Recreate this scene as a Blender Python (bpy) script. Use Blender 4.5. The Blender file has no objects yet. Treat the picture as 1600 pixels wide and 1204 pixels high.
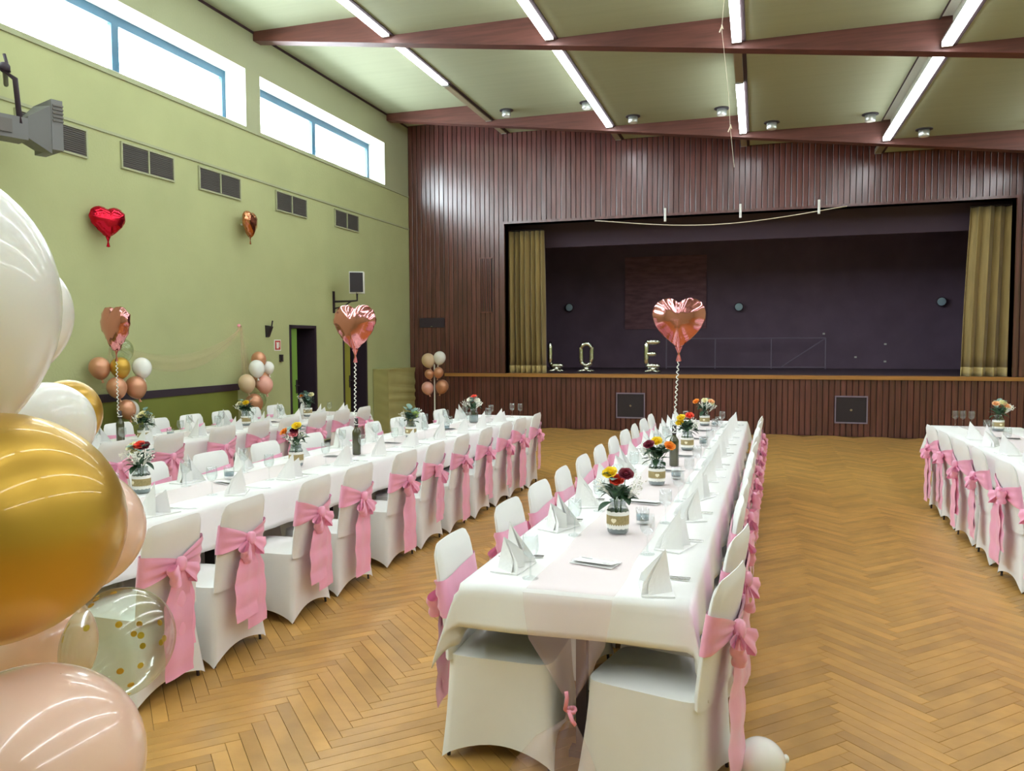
import bpy, math, random
from mathutils import Vector, Matrix
random.seed(7)
PI = math.pi
sin, cos = math.sin, math.cos
S = bpy.context.scene
COL = S.collection

# ------------------------------------------------------------------ camera, world, exposure
FPX = 1232.0
CAMZ = 1.72
ROT = Matrix(((0.955, -0.012, 0.296), (0.296, 0.053, -0.954), (-0.005, 0.999, 0.054)))
cam = bpy.data.cameras.new('camera')
cam.sensor_width = 36.0
cam.lens = 36.0 * FPX / 1600.0
cam.clip_start = 0.05
camo = bpy.data.objects.new('camera', cam)
q = ROT.to_quaternion().normalized()
camo.matrix_world = Matrix.Translation((0, 0, CAMZ)) @ q.to_matrix().to_4x4()
COL.objects.link(camo)
S.camera = camo
ROTN = q.to_matrix()

W = bpy.data.worlds.new('sky')
S.world = W
W.use_nodes = True
wb = W.node_tree.nodes['Background']
wb.inputs[0].default_value = (0.84, 0.93, 1.0, 1)
wb.inputs[1].default_value = 18.0
S.view_settings.view_transform = 'Standard'
S.view_settings.look = 'None'
S.view_settings.gamma = 1.0
S.view_settings.exposure = 0.95
S.view_settings.use_curve_mapping = False
TUBE = 12.0


def at(px, py, depth):
    """point seen at a photo pixel, at a distance along the view axis"""
    c = Vector(((px - 800) / FPX, -(py - 602) / FPX, -1.0)) * depth
    return ROTN @ c + Vector((0, 0, CAMZ))


# ------------------------------------------------------------------ materials
def srgb(r, g, b):
    f = lambda v: (v / 255 / 12.92) if v / 255 <= 0.04045 else ((v / 255 + 0.055) / 1.055) ** 2.4
    return (f(r), f(g), f(b), 1)


MATS = {}


def mat(name, col, rough=0.6, metal=0.0, var=0.0, vscale=8.0, bump=0.0, bscale=60.0, spec=0.5,
        stretch=None, sheen=0.0, coat=0.0, objrand=0.0, attr=None, sss=0.0, trans=0.0, col2=None):
    m = bpy.data.materials.new(name)
    m.use_nodes = True
    nt = m.node_tree
    N, L = nt.nodes, nt.links
    p = N['Principled BSDF']
    p.inputs['Roughness'].default_value = rough
    p.inputs['Metallic'].default_value = metal
    p.inputs['Specular IOR Level'].default_value = spec
    p.inputs['Sheen Weight'].default_value = sheen
    p.inputs['Coat Weight'].default_value = coat
    p.inputs['Transmission Weight'].default_value = trans
    if sss:
        p.inputs['Subsurface Weight'].default_value = sss
        p.inputs['Subsurface Radius'].default_value = (0.05, 0.03, 0.02)
    c = srgb(*col)
    p.inputs['Base Color'].default_value = c
    tc = N.new('ShaderNodeTexCoord')
    mp = N.new('ShaderNodeMapping')
    L.new(tc.outputs['Object'], mp.inputs[0])
    if stretch:
        mp.inputs['Scale'].default_value = stretch
    last = None
    if var:
        nz = N.new('ShaderNodeTexNoise')
        nz.inputs['Scale'].default_value = vscale
        nz.inputs['Detail'].default_value = 5
        if objrand or attr:
            ad = N.new('ShaderNodeVectorMath')
            ad.operation = 'ADD'
            L.new(mp.outputs[0], ad.inputs[0])
            mu = N.new('ShaderNodeMath'); mu.operation = 'MULTIPLY'; mu.inputs[1].default_value = 50
            if attr:
                at_ = N.new('ShaderNodeAttribute'); at_.attribute_name = attr
                L.new(at_.outputs['Fac'], mu.inputs[0])
            else:
                oi = N.new('ShaderNodeObjectInfo')
                L.new(oi.outputs['Random'], mu.inputs[0])
            cb = N.new('ShaderNodeCombineXYZ')
            for i in range(3):
                L.new(mu.outputs[0], cb.inputs[i])
            L.new(cb.outputs[0], ad.inputs[1])
            L.new(ad.outputs[0], nz.inputs['Vector'])
        else:
            L.new(mp.outputs[0], nz.inputs['Vector'])
        rp = N.new('ShaderNodeValToRGB')
        a = tuple(max(0, x * (1 - var)) for x in c[:3]) + (1,)
        b = tuple(min(1, x * (1 + var)) for x in c[:3]) + (1,)
        if col2:
            b = srgb(*col2)
        rp.color_ramp.elements[0].color = a
        rp.color_ramp.elements[1].color = b
        rp.color_ramp.elements[0].position = 0.3
        rp.color_ramp.elements[1].position = 0.7
        L.new(nz.outputs['Fac'], rp.inputs[0])
        last = rp.outputs[0]
    if objrand or attr:
        hs = N.new('ShaderNodeHueSaturation')
        mr = N.new('ShaderNodeMapRange')
        amt = objrand or 0.17
        mr.inputs['To Min'].default_value = 1 - amt
        mr.inputs['To Max'].default_value = 1 + amt
        if attr:
            a2 = N.new('ShaderNodeAttribute'); a2.attribute_name = attr
            L.new(a2.outputs['Fac'], mr.inputs[0])
        else:
            o2 = N.new('ShaderNodeObjectInfo')
            L.new(o2.outputs['Random'], mr.inputs[0])
        L.new(mr.outputs[0], hs.inputs['Value'])
        if last:
            L.new(last, hs.inputs['Color'])
        else:
            hs.inputs['Color'].default_value = c
        last = hs.outputs[0]
    if last:
        L.new(last, p.inputs['Base Color'])
    if bump:
        n2 = N.new('ShaderNodeTexNoise')
        n2.inputs['Scale'].default_value = bscale
        n2.inputs['Detail'].default_value = 4
        L.new(mp.outputs[0], n2.inputs['Vector'])
        bp = N.new('ShaderNodeBump')
        bp.inputs['Strength'].default_value = bump
        bp.inputs['Distance'].default_value = 0.01
        L.new(n2.outputs['Fac'], bp.inputs['Height'])
        L.new(bp.outputs[0], p.inputs['Normal'])
    MATS[name] = m
    return m


def emit(name, col, k):
    m = bpy.data.materials.new(name)
    m.use_nodes = True
    p = m.node_tree.nodes['Principled BSDF']
    p.inputs['Base Color'].default_value = (*col, 1)
    p.inputs['Emission Color'].default_value = (*col, 1)
    p.inputs['Emission Strength'].default_value = k
    MATS[name] = m


def sheer(name, col, alpha, rough=0.4, gloss=0.0, fres=False, ior=1.45):
    """thin see-through film: straight-through part plus a coloured or glossy part"""
    m = bpy.data.materials.new(name)
    m.use_nodes = True
    nt = m.node_tree
    N, L = nt.nodes, nt.links
    out = N['Material Output']
    p = N['Principled BSDF']
    p.inputs['Base Color'].default_value = srgb(*col)
    p.inputs['Roughness'].default_value = rough
    tr = N.new('ShaderNodeBsdfTransparent')
    mx = N.new('ShaderNodeMixShader')
    if fres:
        tr.inputs[0].default_value = srgb(*col)
        gl = N.new('ShaderNodeBsdfGlossy')
        gl.inputs['Roughness'].default_value = rough
        lw = N.new('ShaderNodeLayerWeight')
        lw.inputs['Blend'].default_value = 0.25
        mr = N.new('ShaderNodeMapRange')
        mr.inputs['To Min'].default_value = 0.04
        mr.inputs['To Max'].default_value = alpha
        L.new(lw.outputs['Facing'], mr.inputs[0])
        L.new(mr.outputs[0], mx.inputs[0])
        L.new(tr.outputs[0], mx.inputs[1])
        L.new(gl.outputs[0], mx.inputs[2])
    else:
        mx.inputs[0].default_value = alpha
        L.new(tr.outputs[0], mx.inputs[1])
        L.new(p.outputs[0], mx.inputs[2])
    L.new(mx.outputs[0], out.inputs[0])
    MATS[name] = m


mat('plaster', (178, 183, 134), 0.85, var=0.05, vscale=1.2, bump=0.25, bscale=35)
mat('plaster_upper', (168, 171, 138), 0.85, var=0.04, vscale=1.0, bump=0.2, bscale=35)
mat('reveal', (238, 240, 232), 0.8)
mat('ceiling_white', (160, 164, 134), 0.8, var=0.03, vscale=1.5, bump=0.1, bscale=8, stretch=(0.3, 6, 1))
mat('riser_white', (226, 228, 220), 0.7)
mat('beam_wood', (100, 58, 49), 0.5, var=0.25, vscale=3, stretch=(0.6, 6, 9), bump=0.1, bscale=20)
mat('board_wood', (98, 54, 50), 0.27, var=0.25, vscale=2.2, stretch=(9, 9, 0.7), objrand=0.16, bump=0.1, bscale=6, spec=1.0)
mat('groove_dark', (58, 38, 42), 0.8)
mat('lip_wood', (176, 124, 66), 0.4, var=0.15, vscale=3, stretch=(0.5, 6, 6))
mat('plank', (190, 145, 76), 0.36, var=0.14, vscale=5, stretch=(1, 1, 1), attr='rnd', bump=0.05, bscale=30, spec=0.45)
mat('floor_gap', (124, 90, 48), 0.8)
mat('stage_dark', (118, 98, 118), 0.85, var=0.1, vscale=2)
mat('stage_floor', (88, 72, 84), 0.6, var=0.1, vscale=2)
mat('stage_rail', (140, 126, 146), 0.5, metal=0.3)
mat('backdrop_brown', (136, 100, 112), 0.9, var=0.25, vscale=3, stretch=(1, 1, 4))
mat('border_dark', (84, 68, 82), 0.9)
mat('curtain_gold', (158, 136, 82), 0.75, var=0.15, vscale=3, stretch=(6, 6, 0.6), sheen=0.3)
mat('curtain_hem', (206, 184, 122), 0.75, var=0.08, vscale=6, sheen=0.3)
mat('green_panel', (124, 130, 56), 0.6, var=0.06, vscale=2)
mat('dark_rail', (54, 42, 54), 0.5)
mat('black', (44, 36, 44), 0.5)
mat('void', (80, 64, 80), 0.9)
mat('door_green', (120, 160, 70), 0.5)
mat('door_yellow', (150, 150, 62), 0.5)
mat('steel', (190, 190, 188), 0.25, metal=1.0)
mat('alu', (206, 210, 206), 0.35, metal=0.7)
mat('frame_blue', (40, 82, 104), 0.5)
mat('grey_plastic', (112, 112, 112), 0.55)
mat('louvre', (104, 100, 96), 0.6)
mat('white_plastic', (235, 235, 230), 0.5)
mat('cover_white', (236, 236, 234), 0.75, var=0.02, vscale=5, bump=0.06, bscale=12, sheen=0.15)
mat('cloth_white', (240, 240, 238), 0.85, var=0.015, vscale=4, bump=0.12, bscale=5)
mat('napkin_white', (243, 243, 242), 0.85)
mat('satin_pink', (252, 174, 206), 0.36, var=0.07, vscale=7, bump=0.15, bscale=14, sheen=0.4, objrand=0.05)
mat('ribbon_pink', (246, 160, 184), 0.4)
mat('mat_beige', (176, 170, 112), 0.8, var=0.06, vscale=3)
mat('latex_white', (242, 242, 238), 0.24, coat=0.3, sss=0.1)
mat('latex_peach', (247, 208, 188), 0.2, coat=0.5, sss=0.1)
mat('latex_pink', (240, 176, 160), 0.28, coat=0.4)
mat('latex_beige', (226, 196, 160), 0.28, coat=0.4)
mat('latex_gold', (204, 162, 62), 0.34, metal=0.65, var=0.08, vscale=4, coat=0.3)
mat('latex_copper', (216, 156, 122), 0.28, metal=0.4, coat=0.3)
mat('foil_rose', (232, 156, 158), 0.14, metal=1.0, bump=0.35, bscale=9)
mat('foil_red', (206, 30, 54), 0.16, metal=0.9, bump=0.25, bscale=8)
mat('foil_copper', (214, 142, 104), 0.16, metal=1.0, bump=0.3, bscale=8)
mat('foil_silver', (222, 224, 210), 0.14, metal=1.0, bump=0.35, bscale=14)
mat('confetti_gold', (216, 176, 52), 0.3, metal=0.7)
mat('bottle_glass', (66, 66, 40), 0.08, coat=0.6, spec=0.7)
mat('foil_black', (46, 36, 42), 0.4)
mat('burlap', (172, 154, 108), 0.9, var=0.15, vscale=90, bump=0.4, bscale=200)
mat('lace', (246, 245, 240), 0.85)
mat('heart_cream', (250, 240, 208), 0.6)
mat('water', (176, 186, 190), 0.1, coat=0.5)
mat('candle_blue', (150, 172, 182), 0.3, coat=0.5)
mat('leaf_dark', (48, 78, 52), 0.5, var=0.2, vscale=20)
mat('leaf_euc', (122, 152, 142), 0.65, var=0.12, vscale=20)
mat('leaf_lime', (176, 204, 110), 0.6)
mat('stem', (70, 104, 58), 0.6)
mat('gyps', (248, 248, 240), 0.8)
for n, c in dict(yellow=(250, 214, 30), coral=(246, 84, 60), darkred=(120, 22, 48), orange=(250, 152, 46), cream=(244, 236, 190),
                 peach=(250, 192, 140), pink=(242, 150, 160), white=(246, 244, 232)).items():
    mat('rose_' + n, c, 0.6, var=0.08, vscale=30)
mat('paper', (247, 247, 246), 0.7)
mat('print_grey', (120, 120, 122), 0.7)
mat('sign_red', (196, 72, 62), 0.5)
mat('spot_blue', (186, 216, 230), 0.3)
mat('thread', (226, 214, 190), 0.6)
emit('tube_lit', (0.89, 0.955, 1.0), TUBE)
mat('tube_unlit', (150, 138, 112), 0.4)
sheer('tulle_pink', (250, 216, 222), 0.24)
sheer('tulle_hang', (240, 206, 210), 0.24)
sheer('tulle_peach', (244, 196, 164), 0.13)
sheer('glass_thin', (251, 253, 253), 0.34, 0.03, fres=True)
sheer('jar_film', (228, 234, 234), 0.6, 0.06, fres=True)
sheer('pane', (250, 252, 252), 0.3, 0.02, fres=True)
sheer('latex_clear', (240, 246, 238), 0.5, 0.12, fres=True)


# ------------------------------------------------------------------ mesh helpers
class MB:
    def __init__(s):
        s.v, s.f, s.a = [], [], []

    def add(s, v, f):
        n = len(s.v)
        s.v += [tuple(p) for p in v]
        s.f += [tuple(i + n for i in q) for q in f]
        return s

    def box(s, x0, x1, y0, y1, z0, z1, M=None, taper=None):
        v = [Vector((x, y, z)) for z in (z0, z1) for y in (y0, y1) for x in (x0, x1)]
        if taper:
            cx, cy = (x0 + x1) / 2, (y0 + y1) / 2
            for p in v[4:]:
                p.x = cx + (p.x - cx) * taper
                p.y = cy + (p.y - cy) * taper
        if M:
            v = [M @ p for p in v]
        return s.add(v, [(0, 2, 3, 1), (4, 5, 7, 6), (0, 1, 5, 4), (2, 6, 7, 3), (0, 4, 6, 2), (1, 3, 7, 5)])

    def grid(s, fn, nu, nv, cu=False, cv=False):
        v, f = [], []
        U = nu if cu else nu + 1
        V_ = nv if cv else nv + 1
        for i in range(U):
            for j in range(V_):
                v.append(fn(i / nu, j / nv))
        for i in range(nu):
            for j in range(nv):
                a, b = i, (i + 1) % U
                c, d = j, (j + 1) % V_
                f.append((a * V_ + c, b * V_ + c, b * V_ + d, a * V_ + d))
        return s.add(v, f)

    def lathe(s, prof, n=20, M=None, sy=1.0):
        def fn(u, w):
            k = w * (len(prof) - 1)
            i = min(int(round(k)), len(prof) - 1)
            r, z = prof[i]
            p = Vector((r * cos(2 * PI * u), r * sy * sin(2 * PI * u), z))
            return M @ p if M else p
        return s.grid(fn, n, len(prof) - 1, cu=True)

    def tube(s, pts, r, n=6, close=False, sx=1.0):
        pts = [Vector(p) for p in pts]
        m = len(pts)
        v, f = [], []
        for i, p in enumerate(pts):
            if close:
                t = pts[(i + 1) % m] - pts[i - 1]
            else:
                t = pts[min(i + 1, m - 1)] - pts[max(i - 1, 0)]
            t.normalize()
            ref = Vector((0, 0, 1)) if abs(t.z) < 0.9 else Vector((0, 1, 0))
            a = t.cross(ref).normalized()
            b = t.cross(a).normalized()
            rr = r[i] if isinstance(r, (list, tuple)) else r
            for k in range(n):
                w = 2 * PI * k / n
                v.append(p + a * rr * cos(w) + b * rr * sx * sin(w))
        R_ = m if close else m - 1
        for i in range(R_):
            for k in range(n):
                f.append((i * n + k, i * n + (k + 1) % n, ((i + 1) % m) * n + (k + 1) % n, ((i + 1) % m) * n + k))
        if not close:
            f.append(tuple(range(n))[::-1])
            f.append(tuple((m - 1) * n + k for k in range(n)))
        return s.add(v, f)

    def ball(s, c, r, n=8, m=5):
        c = Vector(c)
        return s.grid(lambda u, w: c + Vector((r * sin(PI * w) * cos(2 * PI * u), r * sin(PI * w) * sin(2 * PI * u), r * cos(PI * w))), n, m, cu=True)

    def mesh(s, name, m, smooth=False):
        me = bpy.data.meshes.new(name)
        me.from_pydata(s.v, [], s.f)
        me.materials.append(MATS[m])
        if smooth:
            me.polygons.foreach_set('use_smooth', [True] * len(me.polygons))
        me.update()
        return me

    def obj(s, name, m, parent=None, smooth=False, loc=None, solid=0, sub=0):
        return link(name, s.mesh(name, m, smooth), parent, loc, solid, sub)


def link(name, me, parent=None, loc=None, solid=0, sub=0, M=None):
    o = bpy.data.objects.new(name, me)
    COL.objects.link(o)
    if parent is not None:
        o.parent = parent
    if M is not None:
        o.matrix_local = M
    elif loc is not None:
        o.location = loc
    if solid:
        md = o.modifiers.new('solid', 'SOLIDIFY'); md.thickness = solid; md.offset = 0
    if sub:
        md = o.modifiers.new('sub', 'SUBSURF'); md.levels = sub; md.render_levels = sub
    return o


def thing(name, label, cat, loc=(0, 0, 0), rz=0.0, group=None, M=None):
    o = bpy.data.objects.new(name, None)
    o.empty_display_size = 0.1
    COL.objects.link(o)
    if M is not None:
        o.matrix_world = M
    else:
        o.location = loc
        o.rotation_euler = (0, 0, rz)
    return tag(o, label, cat, group)


def tag(o, label, cat, group=None):
    o['label'] = label
    o['category'] = cat
    if group:
        o['group'] = group
    return o


def struct(o, label=None):
    o['kind'] = 'structure'
    if label:
        o['label'] = label
    return o


ORD = ['first', 'second', 'third', 'fourth', 'fifth', 'sixth', 'seventh', 'eighth', 'ninth', 'tenth', 'eleventh', 'twelfth', 'thirteenth']

# ------------------------------------------------------------------ the hall
XL, XR, YB, YF = -7.05, 6.5, 15.38, -5.0
STRIPS = [-4.83, -2.52, -0.2, 2.06, 4.36]
CEIL = [6.25, 5.94, 5.63, 5.33, 5.03, 4.73]
BEAMS = [14.5, 10.17, 5.82, 1.47, -2.88]
BW = 0.09


def zbeam(x):
    return 6.12 - 0.1285 * (x - XL)


# floor: slab plus a herringbone parquet of single planks
fl = MB().box(XL - 0.3, XR + 0.3, YF - 0.3, YB + 0.5, -0.12, -0.008).obj('floor', 'floor_gap')
struct(fl, 'honey coloured herringbone parquet floor')
PL, PW = 0.594, 0.066
planks = []
c45 = math.sqrt(0.5)
for k in range(-260, 300):
    for m in range(-30, 30):
        for kind in (0, 1):
            bx, by = k * PW + m * PL, k * PW - m * PL
            if kind == 0:
                ctr = (bx + PL / 2, by + PW / 2)
            else:
                ctr = (bx + PL + PW / 2, by + PW - PL / 2)
            X = (ctr[0] - ctr[1]) * c45 - 0.03
            Y = (ctr[0] + ctr[1]) * c45
            if XL - 0.15 < X < XR + 0.15 and YF - 0.1 < Y < YB - 0.05:
                planks.append((X, Y, kind))


def seen(X, Y):
    c = ROTN.transposed() @ (Vector((X, Y, 0)) - Vector((0, 0, CAMZ)))
    if c.z > -0.2:
        return None
    return 800 - FPX * c.x / c.z, 602 + FPX * c.y / c.z, -c.z


def hidden_by_rows(X, Y):
    return (-1.25 < X < -0.1 and 2.9 < Y < 10) or (-4.0 < X < -2.72 and 2.9 < Y < 10) or (1.85 < X < 2.9 and 3 < Y < 10)


cand = []
for i, (X, Y, kd) in enumerate(planks):
    s_ = seen(X, Y)
    if s_ and 195 < s_[0] < 1620 and s_[1] < 1220 and not hidden_by_rows(X, Y):
        cand.append((s_[2], i))
cand.sort()
near_ids = {i for _, i in cand[:298]}


def plank_mb(g, X, Y, kd, z=0.0):
    d = Matrix.Rotation(PI / 4 if kd == 0 else -PI / 4, 4, 'Z')
    # plank long axis: kind 0 runs along (1,1) turned by 45 deg
    a = PL / 2 - 0.0008
    b = PW / 2 - 0.0008
    e = 0.0012
    M = Matrix.Translation((X, Y, z)) @ d
    vs = [(-a, -b, -0.008), (a, -b, -0.008), (a, b, -0.008), (-a, b, -0.008), (-a, -b, -e), (a, -b, -e), (a, b, -e), (-a, b, -e),
          (-a + e, -b + e, 0), (a - e, -b + e, 0), (a - e, b - e, 0), (-a + e, b - e, 0)]
    f = [(8, 9, 10, 11)] + [(i, (i + 1) % 4, 4 + (i + 1) % 4, 4 + i) for i in range(4)] + [(4 + i, 4 + (i + 1) % 4, 8 + (i + 1) % 4, 8 + i) for i in range(4)]
    g.add([M @ Vector(p) for p in vs], f)


def set_attr(me, vals):
    at_ = me.attributes.new('rnd', 'FLOAT', 'FACE')
    at_.data.foreach_set('value', vals)


# kind 0 planks lie along +45 deg after the turn: direction (1,0) -> (c,c)
g = MB(); vals = []
for i, (X, Y, kd) in enumerate(planks):
    if i in near_ids:
        continue
    plank_mb(g, X, Y, kd, random.uniform(-0.0006, 0.0006))
    vals += [random.random()] * 9
st = g.obj('plank_field', 'plank', fl)
st['kind'] = 'stuff'
set_attr(st.data, vals)
pm = {}
for kd in (0, 1):
    for v in range(10):
        gg = MB(); plank_mb(gg, 0, 0, kd)
        me = gg.mesh('plank', 'plank'); set_attr(me, [(v + 0.5) / 10] * 9)
        pm[kd, v] = me
for i in sorted(near_ids):
    X, Y, kd = planks[i]
    link('plank', pm[kd, random.randrange(10)], fl, (X, Y, random.uniform(-0.0006, 0.0006)))


# wall with rectangular holes, in a plane x = const (axis 'x') or y = const (axis 'y')
def holed(g, axis, p0, p1, a0, a1, z0, z1, holes):
    As = sorted({a0, a1, *[h[0] for h in holes], *[h[1] for h in holes]})
    Zs = sorted({z0, z1, *[h[2] for h in holes], *[h[3] for h in holes]})
    for i in range(len(As) - 1):
        for j in range(len(Zs) - 1):
            ca, cz = (As[i] + As[i + 1]) / 2, (Zs[j] + Zs[j + 1]) / 2
            if any(h[0] < ca < h[1] and h[2] < cz < h[3] for h in holes):
                continue
            if axis == 'x':
                g.box(p0, p1, As[i], As[i + 1], Zs[j], Zs[j + 1])
            else:
                g.box(As[i], As[i + 1], p0, p1, Zs[j], Zs[j + 1])


WIN = [(10.22, 14.30), (5.76, 9.88), (1.40, 5.52), (-2.95, 1.16)]
WZ0, WZ1 = 4.84, 5.66
DOORS = [(10.88, 11.63), (12.56, 13.42)]
g = MB()
holed(g, 'x', XL - 0.42, XL, YF, YB + 0.3, -0.1, 4.80, [(a, b, 0.0, 2.0) for a, b in DOORS])
wl = g.obj('wall_left', 'plaster')
struct(wl, 'pale yellow green plastered side wall')
g = MB()
holed(g, 'x', XL - 0.42, XL - 0.001, YF, YB + 0.3, 4.80, 6.6, [(a, b, WZ0, WZ1) for a, b in WIN])
g.obj('upper_wall', 'plaster_upper', wl)
g = MB()
g.box(XL, XL + 0.018, YF, YB, 4.105, 4.135)
g.obj('ledge', 'plaster_upper', wl)
g = MB()
g.box(XL, XL + 0.022, YF, YB, 4.775, 4.80)
g.obj('ledge', 'plaster_upper', wl)
g = MB().box(XL, XL + 0.012, YF, YB, 6.215, 6.25)
g.obj('ceiling_joint', 'groove_dark', wl)
g = MB()
for a, b in DOORS:   # unlit rooms behind the doors
    g.box(XL - 2.2, XL - 2.1, a - 0.3, b + 1.9, -0.02, 2.3)
    g.box(XL - 2.2, XL - 0.42, b + 1.8, b + 1.9, -0.02, 2.3) if b > 13 else None
    g.box(XL - 2.2, XL - 0.42, a - 0.3, b + 1.9, 2.2, 2.3)
    g.box(XL - 2.2, XL - 0.42, a - 0.3, b + 1.9, -0.1, -0.005)
g.box(XL - 2.2, XL - 0.42, DOORS[0][0] - 0.4, DOORS[0][0] - 0.3, -0.02, 2.3)
g.obj('side_room', 'void', wl)

# windows
for n, (a, b) in enumerate(WIN):
    fx = XL - 0.34
    g = MB()
    mid = (a + b) / 2
    t = 0.08
    g.box(fx - 0.06, fx, a, b, WZ0, WZ0 + t); g.box(fx - 0.06, fx, a, b, WZ1 - 0.12, WZ1)
    for yy in (a, b - t):
        g.box(fx - 0.06, fx, yy, yy + t, WZ0 + t, WZ1 - 0.12)
    g.box(fx - 0.06, fx, mid - 0.055, mid + 0.055, WZ0 + t, WZ1 - 0.12)
    w = g.obj('window_%d' % (n + 1), 'frame_blue')
    struct(w, 'high blue framed clerestory window letting in white daylight')
    for s0, s1 in ((a + t, mid - 0.055), (mid + 0.055, b - t)):
        MB().box(fx - 0.03, fx - 0.025, s0, s1, WZ0 + t, WZ1 - 0.12).obj('pane', 'pane', w)
    g = MB()
    e = 0.004
    g.box(fx, XL - 0.0, b - e, b, WZ0, WZ1); g.box(fx, XL, a, a + e, WZ0, WZ1); g.box(fx, XL, a, b, WZ1 - e, WZ1); g.box(fx, XL, a, b, WZ0, WZ0 + e)
    g.obj('reveal', 'reveal', w)
    la = bpy.data.lights.new('portal', 'AREA')
    la.shape = 'RECTANGLE'; la.size = WZ1 - WZ0; la.size_y = b - a
    la.cycles.is_portal = True
    lo = bpy.data.objects.new('window_portal', la)
    lo.location = (fx - 0.08, mid, (WZ0 + WZ1) / 2)
    lo.rotation_euler = (0, -PI / 2, 0)
    COL.objects.link(lo)

# right wall with the same band of windows, wall behind the camera
struct(MB().box(XR, XR + 0.4, YF, YB + 0.3, -0.1, 6.6).obj('wall_right', 'plaster'), 'plain side wall outside the picture')
struct(MB().box(XL - 0.4, XR + 0.4, YF - 0.3, YF, -0.1, 6.6).obj('wall_front', 'plaster'), 'plain wall behind the viewer')

# ceiling: level bays that step down towards the right
ce = MB().box(XL - 0.4, XR + 0.4, YF - 0.3, YB + 0.3, 6.6, 6.7).obj('ceiling', 'ceiling_white')
struct(ce, 'stepped pale ceiling of flat panels')
edges = [XL] + STRIPS + [XR]
for k in range(6):
    ys = [YB] + BEAMS + [YF]
    for j in range(len(ys) - 1):
        y1 = ys[j] - (BW if j else 0); y0 = ys[j + 1] + (BW if j < len(BEAMS) else 0)
        MB().box(edges[k], edges[k + 1] - (0.14 if k < 5 else 0), y0, y1, CEIL[k], CEIL[k] + 0.04).obj('panel', 'ceiling_white', ce)
        if k < 5:
            x = edges[k + 1]
            MB().box(x - 0.012, x + 0.012, y0, y1, CEIL[k + 1], 6.6).obj('riser', 'riser_white', ce)
            MB().box(x - 0.16, x - 0.012, y0, y1, CEIL[k] + 0.02, CEIL[k] + 0.05).obj('slot', 'riser_white', ce)
            MB().box(x - 0.152, x - 0.138, y0, y1, CEIL[k] - 0.012, CEIL[k] + 0.04).obj('shadow_joint', 'groove_dark', ce)
            MB().box(x - 0.02, x + 0.03, y0, y1, CEIL[k + 1] - 0.012, CEIL[k + 1] + 0.02).obj('edge_strip', 'groove_dark', ce)
for n, y in enumerate(BEAMS):
    g = MB()
    for k in range(6):
        x0, x1 = edges[k], edges[k + 1]
        zt = CEIL[k] + 0.3
        v = [(x0, y - BW, zbeam(x0)), (x1, y - BW, zbeam(x1)), (x1, y - BW, zt), (x0, y - BW, zt)]
        v += [(p[0], y + BW, p[2]) for p in v]
        g.add(v, [(0, 1, 2, 3), (7, 6, 5, 4), (0, 4, 5, 1), (1, 5, 6, 2), (2, 6, 7, 3), (3, 7, 4, 0)])
    struct(g.obj('trim_%d' % (n + 1), 'beam_wood'), ['dark wooden ceiling beam nearest the stage', 'dark wooden ceiling beam across the top of the picture',
           'dark wooden ceiling beam above the viewer', 'wooden ceiling beam just behind the viewer', 'wooden ceiling beam at the back of the hall'][n])


# fluorescent fittings at the foot of each step
def fitting(k, y0, y1, lit, label):
    x = STRIPS[k]
    z = CEIL[k + 1]
    t = thing('fluorescent_light', label, 'ceiling light', (x - 0.075, y0, z))
    MB().box(-0.05, 0.05, 0, y1 - y0, 0.025, 0.055).obj('housing', 'alu', t)
    MB().box(-0.052, 0.052, 0.03, y1 - y0 - 0.03, -0.03, 0.024).obj('diffuser', 'tube_lit' if lit else 'tube_unlit', t)
    for q_ in (0.0, y1 - y0 - 0.03):
        MB().box(-0.054, 0.054, q_, q_ + 0.03, -0.032, 0.026).obj('end_cap', 'alu', t)


SN = ['leftmost', 'second', 'third', 'fourth', 'rightmost']
SL = ['leftmost light strip', 'second light strip from left', 'middle light strip above the hanging thread', 'light strip beside the white riser', 'light strip beyond the right picture edge']
far = {0: [(10.3, 12.2, 1), (12.22, 14.38, 0)], 1: [(10.3, 14.38, 1)], 2: [(10.3, 11.58, 0), (11.6, 14.38, 1)], 3: [(10.3, 14.38, 1)], 4: [(10.3, 14.38, 1)]}
for k in range(5):
    for y0, y1, lit in far[k]:
        fitting(k, y0, y1, lit, '%s tube of the %s, far bay' % ('lit fluorescent' if lit else 'unlit fluorescent', SL[k]))
    fitting(k, 14.62, YB - 0.06, 0, 'short unlit tube of the %s, by the wood wall' % SL[k])
    fitting(k, 5.94, 10.05, 1, 'lit fluorescent tube of the %s, near bay' % SL[k])
    for y0, y1, nm in ((1.6, 5.7, 'overhead'), (-2.75, 1.35, 'behind the viewer')):
        fitting(k, y0, y1, 1, 'lit fluorescent tube of the %s, %s' % (SL[k], nm))

# round downlights in the ceiling near the stage
DL = [(-4.40, 1), (-2.92, 1), (-2.10, 2), (-0.61, 2), (0.19, 3), (1.68, 3), (2.46, 4), (3.95, 4)]
g1 = MB().lathe([(0.0, -0.115), (0.075, -0.115), (0.08, -0.11), (0.08, 0), (0.0, 0)], 18).mesh('lamp_body', 'alu', True)
g2 = MB().lathe([(0.08, -0.016), (0.125, -0.012), (0.125, 0), (0.08, 0)], 18).mesh('ring', 'black')
g3 = MB().lathe([(0.0, -0.117), (0.06, -0.117), (0.06, -0.115)], 14).mesh('lens', 'white_plastic')
for i, (x, k) in enumerate(DL):
    t = thing('downlight', 'silver cylinder downlight, %s from the left in the ceiling row' % ORD[i], 'downlight', (x, 13.9, CEIL[k]), group='ceiling downlights')
    link('lamp_body', g1, t); link('ring', g2, t); link('lens', g3, t)

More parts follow.
